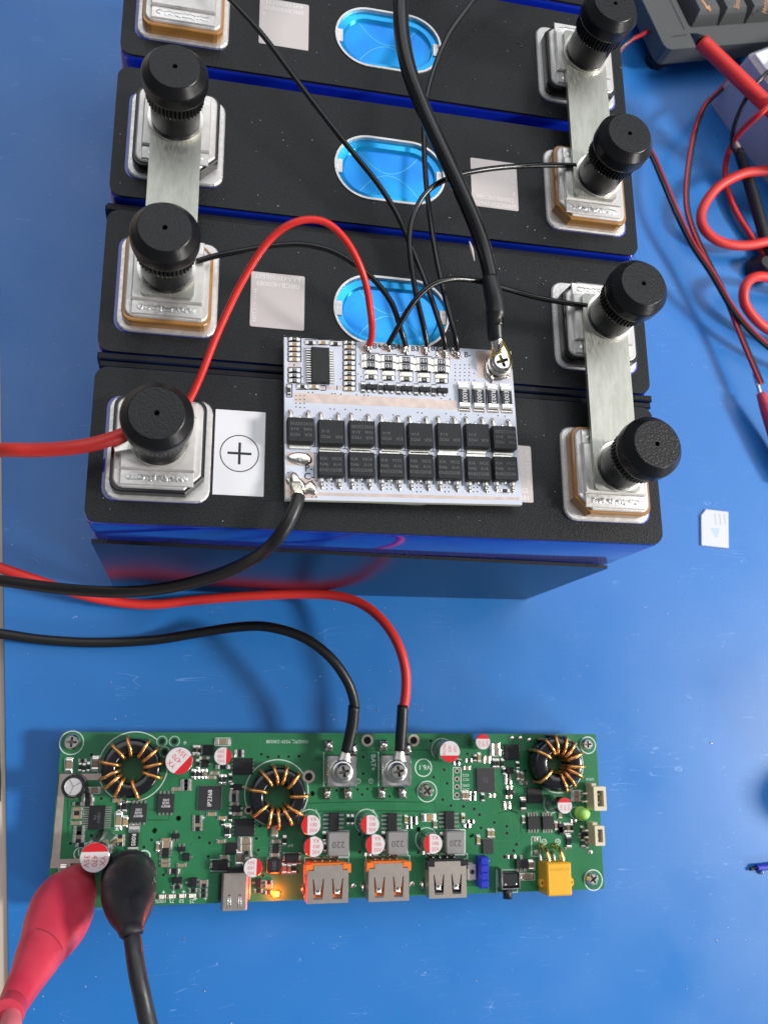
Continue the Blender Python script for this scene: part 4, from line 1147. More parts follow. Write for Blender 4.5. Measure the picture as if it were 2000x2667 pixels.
polymer(G2, 1370, 1115, 108, 0, Y1, 7); polymer(G6, 1400, 355, 108, 0, Y1, 7)
polymer(G3, 680, 1110, 105, 0, Y1, 7); polymer(G7, 670, 300, 98, 0, Y1, 7); polymer(G7, 1235, 292, 98, 0, Y1, 7)
polymer(G3, 1540, 320, 118, 90, ('RUHZ', '220', '35V'), 9, fs=.8)
polymer(G4, 307, 205, 82, -90, H1, 9); polymer(G4, 1147, 862, 82, -90, H1, 11)
polymer(G5, 612, 470, 152, -90, Y4, 14, (-1.2, -2.0)); polymer(G6, 745, 580, 100, 180, H1, 8.5, (.3, -1.2))
for cr, x, y, r in ((G3, 1455, 300, 120), (G3, 640, 1075, 125), (G5, 700, 345, 125), (G4, 1010, 850, 85), (G7, 1170, 250, 110), (G2, 1350, 1070, 118)): gring(cr, x, y, r, 7)
# small can electrolytic
hgt = 8.0; c = gl(G1(298, 700), hgt); rt = gkc(G1, 122, 298)
mb = MB(); mb.lathe(*c, [(rt * .97, ZG + .3), (rt, ZG + .6), (rt, ZG + hgt - .4)], 36)
mb.lathe(*c, [(rt, ZG + hgt - .4), (rt * .95, ZG + hgt - .05)], 36)
mb.lathe(*c, [(rt * .95, ZG + hgt - .05), (rt * .72, ZG + hgt)], 36, [2], sm=False)
mb.lathe(*c, [(rt * .72, ZG + hgt), (rt * .70, ZG + hgt - .25)], 36, [1])
mb.lathe(*c, [(rt * .70, ZG + hgt - .25), (.02, ZG + hgt - .25)], 36, [1], sm=False)
o = mb.obj('electrolytic_capacitor', ['blackw', 'alub', 'ic'], gb)
mb = MB()
for a in (.35, 1.4, 2.9): mb.strip([(c[0], c[1]), (c[0] + rt * .66 * math.cos(a * 1.5), c[1] + rt * .66 * math.sin(a * 1.5))], .12, 0, ZG + hgt - .12)
mb.obj('vent_score', 'mark', o)
mb = MB()
ar = [(rt * 1.01 * math.cos(a), rt * 1.01 * math.sin(a)) for a in [math.radians(-118 + 50 * i / 8) for i in range(9)]]
lo = mb.ring([(c[0] + x, c[1] + y) for x, y in ar], ZG + .8); hi = mb.ring([(c[0] + x, c[1] + y) for x, y in ar], ZG + hgt - .5); tp = mb.ring([(c[0] + x * .78, c[1] + y * .78) for x, y in ar], ZG + hgt + .02)
for i in range(8): mb.face((lo[i], lo[i + 1], hi[i + 1], hi[i]), 0); mb.face((hi[i], hi[i + 1], tp[i + 1], tp[i]), 0)
mb.obj('sleeve_stripe', 'capwhite', o)

# battery terminal blocks with screws
def term_block(x, y):
    ht = 7.0
    c = gl(G3(x, y), ht); w = gkc(G3, 322, x)
    mb = MB()
    mb.box(c[0], c[1], w, w * 1.03, ZG + 5.4, ZG + ht, .35, r=.5)
    for sx in (-.85, .85):
        mb.box(c[0] + sx * w / 2, c[1], .9, w * .8, ZG + .3, ZG + 5.6, .1)
    o = mb.obj('terminal_block', 'steel', gb)
    for lx, ly in ((-145, -270), (120, -235), (-165, 245), (60, 245)):
        p = gl(G3(x + lx, y + ly), .8)
        mb = MB(); mb.box(p[0], p[1], 2.5, 3.6, ZG, ZG + 1.6, .5); mb.blob(p[0], p[1], ZG + .5, 1.25, 1.8, 1.5, 1, int(lx + x), 12, 5, .15, .6)
        mb.obj('solder_leg', ['steel', 'solder'], o)
    gsil(G3, [(x - 200, y - 200), (x - 200, y + 170)]); 
    # screw above the lug
    s = gl(G3(x + 15, y + 10), ht + 3.5)
    mb = MB()
    mb.lathe(*s, [(3.55, ZG + ht + .8), (3.6, ZG + ht + 1.0), (3.55, ZG + ht + 1.5), (2.6, ZG + ht + 1.5)], 32)
    mb.lathe(*s, [(2.75, ZG + ht + 1.5), (2.8, ZG + ht + 2.2), (2.7, ZG + ht + 2.3), (2.55, ZG + ht + 2.3), (2.6, ZG + ht + 3.2), (2.4, ZG + ht + 3.6), (2.0, ZG + ht + 3.8)], 32)
    cross(mb, *s, ZG + ht + 3.8, 2.05, 1.75, 1.1, .2, 0, 1)
    mb.obj('screw', ['steel', 'steeld'], o)
term_block(380, 530); term_block(970, 525)

# mounting screws on standoffs
SCREW = None
for cr, x, y, rr_, ring in ((G1, 280, 218, 88, 124), (G3, 1295, 745, 82, 108), (G4, 1385, 232, 62, 85), (G8, 1440, 672, 68, 98), (G5, 150, 890, 60, 110)):
    c = gl(cr(x, y), 1.6); R_ = gkc(cr, rr_, x)
    mb = MB(); mb.lathe(*c, [(R_, ZG), (R_, ZG + .5), (R_ * .9, ZG + 1.2), (R_ * .71, ZG + 1.6)], 28)
    cross(mb, *c, ZG + 1.6, R_ * .72, R_ * .62, .9, .3 + x * .01, 0, 1)
    mb.lathe(*c, [(2.6, 0), (2.6, ZG - 1.6)], 6, sm=False, cap0=True)
    mb.obj('mounting_screw', ['steel', 'steeld'], gb)
    gring(cr, x, y + (8 if cr is not G5 else 0), ring, 9)

# USB sockets
def usb_a(x, y, w, h, ins):
    ht = 6.6
    c = gl(G7(x, y), ht); W_ = gkc(G7, w, x) ; D_ = gkc(G7, h, x)
    o = None
    mb = MB()
    x0_, x1_, y0_, y1_ = c[0] - W_ / 2, c[0] + W_ / 2, c[1] - D_ / 2, c[1] + D_ / 2
    slots = []
    for sx in (-1, 1):
        mx_ = c[0] + sx * W_ * .235
        slots.append([(mx_ - 1.75, y0_ + D_ * .64), (mx_ - 1.45, y0_ + D_ * .10), (mx_ + 1.45, y0_ + D_ * .10), (mx_ + 1.75, y0_ + D_ * .64), (mx_ + 1.45, y0_ + D_ * .64), (mx_ + .95, y0_ + D_ * .36), (mx_ - .95, y0_ + D_ * .36), (mx_ - 1.45, y0_ + D_ * .64)])
    outer = [(x0_, y0_), (x1_, y0_), (x1_, y1_ - 1.5), (x1_ - 1.9, y1_ - 1.5), (x1_ - 1.9, y1_), (x0_ + 1.9, y1_), (x0_ + 1.9, y1_ - 1.5), (x0_, y1_ - 1.5)]
    mb.holed(outer, slots, ZG + ht - .35, ZG + ht)
    mb.box(x0_ + .17, c[1] - .6, .34, D_ - 1.4, ZG + .4, ZG + ht - .36, 0, 0)
    mb.box(x1_ - .17, c[1] - .6, .34, D_ - 1.4, ZG + .4, ZG + ht - .05, 0, 1)  # right wall takes the lit copy of the shell metal
    mb.box(c[0], c[1], W_ - .8, D_ - .4, ZG + .35, ZG + .7)
    o = mb.obj('usb_socket', ['shell', 'shell_lit'], gb)
    mb = MB()
    mb.box(c[0], c[1] + .6, W_ - .9, D_ - 1.6, ZG + .7, ZG + ht - 1.5, .1)
    mb.box(c[0], y1_ + .1, W_ - 1.2, 1.0, ZG + .3, ZG + ht - .6, .1)
    for sx in (-1, 1):
        mb.box(c[0] + sx * (W_ / 2 - .55), y1_ - .5, 2.6, 1.7, ZG + ht - 1.2, ZG + ht - .1, .2)
        mb.box(c[0] + sx * (W_ / 2 + .3), y1_ - 1.2, 1.0, 2.4, ZG + ht - 1.6, ZG + ht - .2, .2)
    mb.obj('insulator', ins, o)
    for sx in (-1, 1):
        mx_ = c[0] + sx * W_ * .235
        mb = MB(); mb.tube([(mx_, y0_ + D_ * .42, ZG + ht - .25), (mx_, y0_ + D_ * .30, ZG + ht - .7), (mx_, y0_ + D_ * .22, ZG + ht - .45)], .95, 10, 0, 4, .22, (0, 0, 1)); mb.obj('contact_spring', 'steel', o)
    for i in range(4):
        px = c[0] - 3.6 + i * 2.4
        mb = MB(); mb.tube([(px, y1_ + .2, ZG + 2.4), (px, y1_ + 1.0, ZG + 1.8), (px, y1_ + 1.3, ZG + .2)], .45, 8, 0, 4); mb.blob(px, y1_ + 1.3, ZG, .85, .8, .8, 0, i, 10, 4); mb.obj('socket_pin', 'solder', o)
    for sx in (-1, 1):
        mb = MB(); mb.blob(c[0] + sx * (W_ / 2 + .7), c[1] - D_ * .2, ZG, .7, 1.6, 1.8, 0, 5, 10, 4, .1); mb.obj('solder_tab', 'solder', o)
    gbox(G7, x - w * .58, y - h * .78, x + w * .52, y - h * .62, 8)
    gsil(G7, [(x - w * .6, y - h * .6), (x - w * .6, y + h * .42)], 8)
usb_a(205, 690, 392, 335, 'orange'); usb_a(803, 670, 392, 335, 'orange'); usb_a(1380, 645, 370, 325, 'dplast')
# USB-C socket
ht = 3.6; c = gl(G6(548, 840), ht); W_ = gkc(G6, 270, 548); D_ = gkc(G6, 365, 548)
mb = MB()
sec = [(W_ / 2 * sx, sz) for sx, sz in ((-.86, 0), (-1, .5), (-1, 2.7), (-.86, ht - .0), (.86, ht), (1, 2.7), (1, .5), (.86, 0))]
def usbc_ring(yy):
    i = len(mb.v); mb.v += [(c[0] + a, yy, ZG + .15 + b) for a, b in sec]; return list(range(i, i + len(sec)))
ra, rb = usbc_ring(c[1] + D_ / 2), usbc_ring(c[1] - D_ / 2); mb.bridge(ra, rb, 0, False); mb.face(tuple(ra)); mb.face(tuple(reversed(rb)))
o = mb.obj('usb_c_socket', ['shell'], gb)
for sx in (-1, 1):
    for dx in (-.55, .55):
        mb = MB(); mb.tube([(c[0] + sx * W_ * .2 + dx * .55, c[1] - D_ * .1, ZG + ht + .16), (c[0] + sx * W_ * .2 + dx * .75, c[1] - D_ * .42, ZG + ht + .16)], .16, 6, 0, 2); mb.obj('spring_edge', 'shell_lit', o)
    mb = MB(); mb.tube([(c[0] + sx * W_ * .2 - .3, c[1] - D_ * .1, ZG + ht + .16), (c[0] + sx * W_ * .2, c[1] - D_ * .08, ZG + ht + .17), (c[0] + sx * W_ * .2 + .3, c[1] - D_ * .1, ZG + ht + .16)], .12, 6, 0, 3); mb.obj('spring_edge', 'hole', o)
mb = MB(); mb.box(c[0] + .1, c[1] + D_ / 2 + .5, W_ * .62, 1.2, ZG + .2, ZG + 2.8, .2); mb.obj('insulator', 'dplast', o)
for sx in (-1, 1):
    mb = MB(); mb.box(c[0] + sx * (W_ / 2 + .45), c[1] + D_ * .1, .8, D_ * .7, ZG, ZG + 1.6, .15); mb.obj('shell_tab', 'dplast' if sx < 0 else 'tin', o)

# the lit orange LED and the unlit charge LEDs
c = gl(G6(993, 868), .9)
mb = MB(); mb.box(c[0], c[1], 2.1, 1.7, ZG, ZG + .9, .2); o = mb.obj('lit_led', 'oled', gb, 'small orange indicator LED glowing brightly')
mb = MB(); mb.blob(c[0], c[1], ZG + .88, .8, .7, .3); mb.obj('lens', 'oglow', o)
ll = bpy.data.lights.new('led_glow', 'POINT'); ll.energy = .016; ll.color = (1.0, .035, .0); ll.shadow_soft_size = .0007
lo_ = bpy.data.objects.new('led_glow', ll); COL.objects.link(lo_); lo_.parent = o; lo_.location = (0, 0, .0022)
for s in (-1, 1):
    mb = MB(); mb.box(c[0] + s * 1.2, c[1], .5, 1.2, ZG, ZG + .4, .05); mb.obj('solder_end', 'tin', o)
for cr, x, y in ((G5, 1340, 895), (G5, 1442, 892), (G5, 1556, 886), (G5, 1655, 882), (G6, 85, 885)):
    if (cr, x) == (G5, 1655): continue
    chip(gb, 'l', gl(cr(x, y), .7), gkc(cr, 70, x), gkc(cr, 40, x), .7, ZG, False, 'charge_led')
for tx, cr, x, y in (('100%', G5, 1325, 940), ('75', G5, 1443, 938), ('50', G5, 1550, 937), ('25', G6, 85, 940)):
    text(tx, (*gl(cr(x, y)), ZG + .02), 1.15, 'silk', gb, math.pi, 'silkscreen_lettering')
for cr, x, y in ((G5, 1355, 850), (G5, 1463, 848), (G5, 1572, 845), (G6, 122, 918), (G6, 232, 918), (G5, 805, 478), (G1, 1503, 230), (G2, 10, 228), (G2, 1420, 965), (G3, 92, 965), (G3, 712, 968), (G2, 205, 1040)):
    text('+', (*gl(cr(x, y)), ZG + .02), 1.5, 'silk', gb, 0, 'silkscreen_lettering', bold=.04)
text('O5027C_Y53Y-230208', (*gl(G2(1115, 212)), ZG + .02), 1.05, 'silk', gb, math.pi, 'silkscreen_lettering')
text('BAT+', (*gl(G3(712, 440)), ZG + .02), 1.6, 'silk', gb, -math.pi / 2, 'silkscreen_lettering', bold=.03)
text('V6.1', (*gl(G3(1265, 490)), ZG + .02), 1.7, 'silk', gb, math.pi, 'silkscreen_lettering'); gring(G3, 1255, 495, 92, 10)
for x, y in ((690, 640), (555, 640)):
    gring(G3, x, y, 24, 5); text('+', (*gl(G3(x, y)), ZG + .02), 1.0, 'silk', gb, 0, 'silkscreen_lettering')
gring(G5, 1145, 462, 62, 12); gsil(G5, [(1100, 465), (1185, 463)], 12)
gring(G5, 455, 430, 62, 10); gsil(G5, [(440, 385), (440, 450)], 10)
for x in (935, 1075): gring(G8, x, 285, 25, 6); gsil(G8, [(x - 12, 292), (x + 12, 278)], 6)
for k, tx in enumerate(('CC2', 'CC1', 'DMC', 'DPC')):
    text(tx, (*gl(G4(128, 548 + [0, 45, 105, 148][k])), ZG + .02), .85, 'silk', gb, math.pi, 'silkscreen_lettering')
gbox(G4, 0, 470, 80, 795, 7)
text('LX1A', (*gl(G4(1405, 590)), ZG + .02), .9, 'silk', gb, math.pi, 'silkscreen_lettering')
for cr, x, y in ((G2, 640, 1025), (G6, 1148, 340)): text('R47', (*gl(cr(x, y)), ZG + .02), .8, 'silk', gb, math.pi, 'silkscreen_lettering')
gbox(G8, 805, 235, 895, 435, 6)
# holes
def hole(cr, x, y, r, ring=True, big=False):
    c = gl(cr(x, y)); R_ = gkc(cr, r, x)
    mb = MB()
    mb.prism(circ(*c, R_ * .62, 14), ZG, ZG + .022, 0, 1)
    mb.holed(circ(*c, R_, 20), [circ(*c, R_ * .62, 20)], ZG, ZG + .03, 0)
    mb.obj('plated_hole', ['trace' if not big else 'copper', 'hole'], gb)
HO = [(G1, [(495, 355), (600, 828), (1175, 1175), (1435, 1042), (1405, 420)]), (G2, [(835, 350), (905, 380), (1020, 375), (1130, 375), (1240, 372), (1385, 775)]),
      (G3, [(605, 380), (605, 560), (320, 740), (545, 730), (650, 725), (595, 785), (890, 805), (1365, 597), (1480, 518), (1510, 665), (1463, 840), (1550, 905), (1200, 1162), (60, 775), (1335, 205)]),
      (G4, [(105, 870), (215, 897), (270, 955), (422, 1035), (550, 1075), (552, 1145), (285, 1090), (190, 1170), (740, 505), (145, 330)]), (G5, [(575, 232), (350, 318), (765, 232), (910, 408), (1260, 180), (1225, 280), (1142, 358), (1353, 658), (1517, 47)]),
      (G6, [(165, 255), (275, 312), (262, 460), (780, 265), (800, 390), (850, 665), (1225, 625), (820, 130)]), (G7, [(515, 200), (515, 375), (1090, 152), (1090, 378), (1617, 218)]), (G8, [(650, 312), (622, 380), (525, 440)])]
for cr, l in HO:
    for x, y in l: hole(cr, x, y, 27)
for cr, x, y, r in ((G3, 650, 200, 66), (G3, 1150, 200, 66), (G2, 1345, 592, 68), (G2, 695, 955, 42)): hole(cr, x, y, r, big=True)
for x, y in ((1255, 210), (1390, 210), (1285, 325)):
    hole(G1, x, y, 52); gring(G1, x, y, 54, 6)
for y in (505, 588, 668, 753): hole(G4, 40, y, 26, big=True)
for cr, x, y in ((G4, 605, 165), (G4, 693, 165), (G4, 783, 185), (G7, 455, 705), (G7, 1030, 685), (G8, 1410, 390), (G4, 835, 590)):
    c = gl(cr(x, y)); mb = MB(); mb.blob(*c, ZG, gkc(cr, 26, x), gkc(cr, 26, x), .35, 0, int(x), 12, 4, .05); mb.obj('solder_joint', 'solder', gb)

# blue pin header, side button, small test button
c0 = [gl(G8(325, y), 5) for y in (487, 565, 645, 725)]
for i, c in enumerate(c0):
    mb = MB(); mb.prism(chamfered(c[0], c[1], 3.0, 2.7, .35, 0, .4), ZG, ZG + 5.0, .45)
    hd = mb.obj('pin_header', 'blue', gb)
    mb = MB(); mb.tube([(c[0] + 1.4, c[1] - .3, ZG + 2.4), (c[0] + 2.2, c[1] - .3, ZG + 2.0), (c[0] + 2.5, c[1] - .35, ZG + .2)], .32, 8, 0, 3); mb.obj('header_pin', 'tin', hd)
c = gl(G8(590, 690), 4); w_ = gkc(G8, 170, 590)
mb = MB(); mb.box(c[0], c[1] + .3, w_, 4.2, ZG, ZG + 4.0, .3); sw = mb.obj('side_button', 'dplast', gb)
mb = MB(); mb.box(c[0] - w_ / 2 - .3, c[1] + .8, .4, 6.4, ZG, ZG + 4.4, .05); mb.box(c[0] + w_ / 2 + .3, c[1] + .2, .4, 5.0, ZG, ZG + 4.3, .05); mb.box(c[0], c[1] - 2.3, w_ + 1.0, .4, ZG + .2, ZG + 4.35, .05)
mb.obj('bracket', 'steel', sw)
mb = MB()
pp = [(c[0] - .6, c[1] - 2.4, ZG + 2.4), (c[0] - .6, c[1] - 5.6, ZG + 2.4)]
mb.tube(pp, 1.55, 18, 0, 1); mb.obj('plunger', 'dplast', sw)
for dx in (-1.9, 1.9):
    mb = MB(); mb.blob(c[0] + dx, c[1] - 1.0, ZG + 3.95, .35, .35, .25); mb.obj('rivet', 'tin', sw)
gbox(G8, 445, 575, 660, 805, 7)
c = gl(G8(197, 600), 2); mb = MB(); mb.box(c[0], c[1], gkc(G8, 86, 197), gkc(G8, 150, 197), ZG, ZG + 1.8, .2); mb.prism(circ(c[0], c[1] + .1, .75, 16), ZG + 1.8, ZG + 2.1, .1, 1)
for s in (-1, 1): mb.box(c[0], c[1] + s * 2.6, 1.6, .7, ZG, ZG + .6, .1, 2)
mb.obj('tiny_switch', ['plate', 'icgrey', 'tin'], gb)
for x, y in ((850, 258), (855, 397)):
    c = gl(G8(x, y)); mb = MB(); mb.box(c[0], c[1], 1.6, 1.5, ZG, ZG + .12, .04); mb.blob(c[0] + .2, c[1], ZG + .1, .5, .5, .3); mb.obj('solder_pad', 'copper', gb)

# yellow power connector
ht = 7.6
c = gl(G8(1093, 672), ht); W_ = gkc(G8, 262, 1050) * 1.0; D_ = gkc(G8, 312, 1050)
mb = MB(); mb.box(c[0], c[1], W_, D_, ZG - .6, ZG + ht, .5, r=.5)
yc = mb.obj('power_connector', 'yellow', gb, 'yellow two-pin power connector')
for s in (-1, 1):
    mb = MB(); mb.holed(rrect(c[0] + s * (W_ / 2 + .7), c[1] - 1.4, 1.9, 2.6, .8), [circ(c[0] + s * (W_ / 2 + .8), c[1] - 1.4, .5, 12)], ZG + 3.6, ZG + 5.2); mb.obj('ear', 'yellow', yc)
text('XT30PW-M', (c[0] + .1, c[1] + D_ * .30, ZG + ht + .02), 1.0, 'yellowd', yc, math.pi, 'relief_lettering')
for s in (-1, 1):
    px = c[0] + s * 2.5
    mb = MB(); mb.tube([(px, c[1] + D_ / 2 - .5, ZG + 4.8), (px, c[1] + D_ / 2 + 1.5, ZG + 4.7), (px - .2, c[1] + D_ / 2 + 3.3, ZG + 3.6), (px - .5, c[1] + D_ / 2 + 4.2, ZG + .3)], .85, 12, 0, 5); mb.blob(px - .5, c[1] + D_ / 2 + 4.3, ZG, 1.2, 1.2, 1.3, 0, 3, 12, 4, .08); mb.obj('gold_pin', 'gold', yc)
    mb = MB(); mb.tube([(px - 1.5, c[1] + D_ / 2 - .3, ZG + 1.5), (px - 1.5, c[1] + D_ / 2 + 1.6, ZG + 1.2), (px - 1.5, c[1] + D_ / 2 + 2.4, ZG + .2)], .55, 10, 0, 4); mb.obj('gold_pin', 'tin', yc)
# cream plug sockets at the right edge
def jst(cr, x, y, w, h):
    ht = 6.5; c = gl(cr(x, y), ht); W_ = gkc(cr, w, x); D_ = gkc(cr, h, x)
    x0_, x1_ = c[0] - W_ / 2, c[0] + W_ / 2
    mb = MB()
    mb.holed(rrect(c[0], c[1], W_, D_, .3), [rrect(c[0] + .15, c[1], W_ * .52, D_ * .66, .2)], ZG + .4, ZG + ht)
    mb.box(c[0], c[1], W_ - .2, D_ - .2, ZG + .3, ZG + 1.4, 0, 1)
    o = mb.obj('plug_socket', ['cream', 'creamd'], gb)
    for s in (-1, 1):
        mb = MB(); mb.box(c[0] + .2, c[1] + s * D_ * .17, .6, .6, ZG + 1.4, ZG + 5.2, .15); mb.obj('contact_pin', 'tin', o)
        mb = MB(); mb.tube([(x0_ + .2, c[1] + s * D_ * .17, ZG + 1.4), (x0_ - .9, c[1] + s * D_ * .17, ZG + 1.0), (x0_ - 1.7, c[1] + s * D_ * .17, ZG + .2)], .5, 8, 0, 3); mb.obj('contact_leg', 'tin', o)
    mb = MB(); mb.box(x0_ + .9, c[1] + D_ / 2 + .5, 1.8, 1.0, ZG, ZG + ht * .75, .2); mb.obj('side_rib', 'cream', o)
jst(G4, 1510, 790, 135, 235); jst(G8, 1508, 225, 105, 190)
# green LED dome
c = gl(G4(1358, 950), 4); R_ = gkc(G4, 64, 1358)
mb = MB(); mb.lathe(*c, [(R_ * 1.08, ZG + .2), (R_ * 1.08, ZG + 1.0), (R_ * .96, ZG + 1.1), (R_ * .96, ZG + 3.0), (R_ * .85, ZG + 3.8), (R_ * .5, ZG + 4.5), (.02, ZG + 4.7)], 28)
o = mb.obj('green_led', 'gled', gb, 'unlit green dome LED')
gring(G4, 1255, 935, 58, 5)
silk.obj('silkscreen_lines', 'silk', gb)

# ================================================================== test clips on the green board
def boot(t, pts, rads, flat, ref, matn, name='boot', n=22):
    mb = MB(); mb.tube([tuple(P(*p)) for p in pts], rads, n, 0, 6, flat, ref)
    return mb.obj(name, matn, t)
def rp_(p, px): return px / PXMM(P(*p))
cl = world_thing('test_clip', 'red insulated crocodile clip biting the corner of the green board', 'clip', tuple(P(210, 2290, ZG)))
pts = [(228, 2268, 12), (215, 2286, 15), (200, 2312, 19), (178, 2345, 24), (155, 2385, 30), (133, 2425, 36), (110, 2470, 43), (82, 2525, 51), (52, 2582, 59), (32, 2620, 64)]
wid = [26, 44, 62, 80, 86, 80, 66, 52, 42, 38]
boot(cl, pts, [rp_(p, w) for p, w in zip(pts, wid)], .62, (.5, .35, .8), 'redboot')
mb = MB(); mb.tube([tuple(P(*p)) for p in ((34, 2616, 63), (28, 2630, 66), (24, 2640, 68))], [rp_((30, 2620, 64), w) for w in (40, 42, 40)], 20, 0, 4, .8, (.5, .35, .8)); mb.obj('strain_relief', 'redboot', cl)
mb = MB(); pz = [(112, 2466, 42.5), (96, 2497, 47), (72, 2545, 54), (46, 2594, 60.6), (34, 2616, 63.4)]
mb.tube([tuple(P(*p)) for p in pz], [rp_(p, w) for p, w in zip(pz, (64, 61, 50, 43, 40))], 22, 0, 5, .66, (.5, .35, .8)); mb.obj('boot_sleeve', 'redboot', cl)
wire('lead', '', '', [(34, 2625, 64), (30, 2655, 68), (30, 2700, 71), (20, 2800, 70), (0, 2930, 60)], 4.6, 'pinkw', None, 16, 5, cl)
mb = MB(); mb.tube([tuple(P(*p)) for p in ((236, 2258, ZG + 1.0), (226, 2272, 13), (215, 2290, 16))], [1.2, 2.2, 2.6], 12, 0, 4, .5, (.5, .35, .8)); mb.obj('jaw', 'steel', cl)
cl = world_thing('test_clip', 'black insulated crocodile clip standing beside the red clip', 'clip', tuple(P(335, 2260, ZG)))
pts = [(339, 2270, 12), (338, 2280, 17), (337, 2298, 24), (336, 2318, 30), (336, 2346, 36), (337, 2376, 41), (340, 2404, 45), (342, 2428, 48), (343, 2436, 48.5)]
wid = [42, 60, 68, 70, 66, 55, 40, 30, 27]
boot(cl, pts, [rp_(p, w) for p, w in zip(pts, wid)], .95, (0, .8, .6), 'blackboot')
mb = MB(); mb.tube([tuple(P(*p)) for p in ((341, 2418, 47.2), (343, 2428, 48.2), (344, 2436, 48.6))], [rp_((342, 2420, 47), w) for w in (30, 32, 29)], 20, 0, 3, .9, (0, .8, .6)); mb.obj('strain_relief', 'blackboot', cl)
mb = MB(); mb.tube([tuple(P(*p)) for p in ((340, 2262, ZG + .2), (340, 2270, 12), (339, 2280, 16))], [1.4, 2.4, 2.8], 12, 0, 4, .5, (0, 1, 0)); mb.obj('jaw', 'steel', cl)
mb = MB(); pz = [(337, 2276, 14), (337, 2283, 18.5), (337, 2288, 20.5)]
mb.tube([tuple(P(*p)) for p in pz], [rp_(p, w) for p, w in zip(pz, (62, 70, 66))], 24, 0, 4, .95, (0, .8, .6)); mb.obj('mouth_rim', 'blackboot', cl)
wire('lead', '', '', [(342, 2425, 47.5), (348, 2460, 50), (356, 2520, 52), (370, 2590, 53), (390, 2680, 52), (420, 2800, 46), (450, 2950, 30)], 4.5, 'blackboot', None, 16, 5, cl)

# ================================================================== things beside the cells
# small card
q = [P(u, v, .8) for u, v in ((1825, 1342), (1838, 1326), (1896, 1333), (1897, 1428), (1826, 1420))]
mb = MB(); pc = [(p.x, p.y) for p in reversed(q)]
mb.prism(pc, 0, .8, .12)
o = mb.obj('sim_card', 'sim'); tag(o, 'small white SIM card with a cut corner lying alone on the blue mat', 'card')
mb = MB(); a = P(1862, 1388, .8); mb.prism([(a.x + 2.2, a.y + 2.0), (a.x - 2.2, a.y + 2.0), (a.x - .3, a.y - 1.8), (a.x + .8, a.y - 1.8)], .8, .815); mb.obj('print_mark', 'simp', o)
mb = MB()
for k in range(3):
    a = P(1862 + 12 * k, 1352, .8); mb.box(a.x, a.y, .9, 4.6, .8, .812)
mb.obj('print_lines', 'simg', o)

# keyboard corner
KZ = 17.0
kt = world_thing('keyboard', 'dark grey keyboard with orange legends, one corner showing', 'keyboard', tuple(P(1900, 60, 0)))
k0 = P(1734, 130, KZ); k1 = P(2000, 108, KZ); k2 = P(1672, 0, KZ)
ex = (Vector((k1.x, k1.y)) - Vector((k0.x, k0.y))).normalized(); ey = Vector((-ex.y, ex.x))
if ey.dot(Vector((k2.x - k0.x, k2.y - k0.y))) < 0: ey = -ey
ey = (Vector((k2.x, k2.y)) - Vector((k0.x, k0.y))).normalized()
def KQ(a, b): v = Vector((k0.x, k0.y)) + ex * a + ey * b; return (v.x, v.y)
def kpoly(a0, b0, a1, b1, r=0):
    if not r: return [KQ(a0, b0), KQ(a1, b0), KQ(a1, b1), KQ(a0, b1)]
    return [KQ(x, y) for x, y in [(a0 + r, b0), (a1 - r, b0), (a1 - r * .3, b0 + r * .3), (a1, b0 + r), (a1, b1 - r), (a1 - r * .3, b1 - r * .3), (a1 - r, b1), (a0 + r, b1), (a0 + r * .3, b1 - r * .3), (a0, b1 - r), (a0, b0 + r), (a0 + r * .3, b0 + r * .3)]]
wellx = P(1795, 72, KZ); dv = Vector((wellx.x - k0.x, wellx.y - k0.y))
det = ex.x * ey.y - ex.y * ey.x
wa = (dv.x * ey.y - dv.y * ey.x) / det; wb = (ex.x * dv.y - ex.y * dv.x) / det
mb = MB()
mb.holed(kpoly(0, 0, 330, 125, 3), [kpoly(wa, wb, 322, 117, 1.5)], 8, KZ, 0)
mb.prism(kpoly(5, 5, 325, 120), 3, 8.4, 0, 1)
kc = mb.obj('case', ['kb', 'kbd'], kt)
mb = MB(); mb.strip([KQ(wa - 3.2, wb * .9), KQ(wa - 3.2, 120)], .8, 0, KZ + .01); mb.strip([KQ(wa - 11, wb * .62), KQ(wa - 3.2, wb * .66)], .6, 0, KZ + .01); mb.obj('case_groove', 'kbd', kt)
for a, b in ((8, 8), (320, 8), (8, 115), (320, 115)):
    p = KQ(a, b); mb = MB(); mb.lathe(p[0], p[1], [(5, 0), (5, 4)], 20, cap0=True); mb.obj('foot', 'dplast', kt)
legends = {(0, 0): '←', (1, 0): 'End', (2, 0): 'Home'}
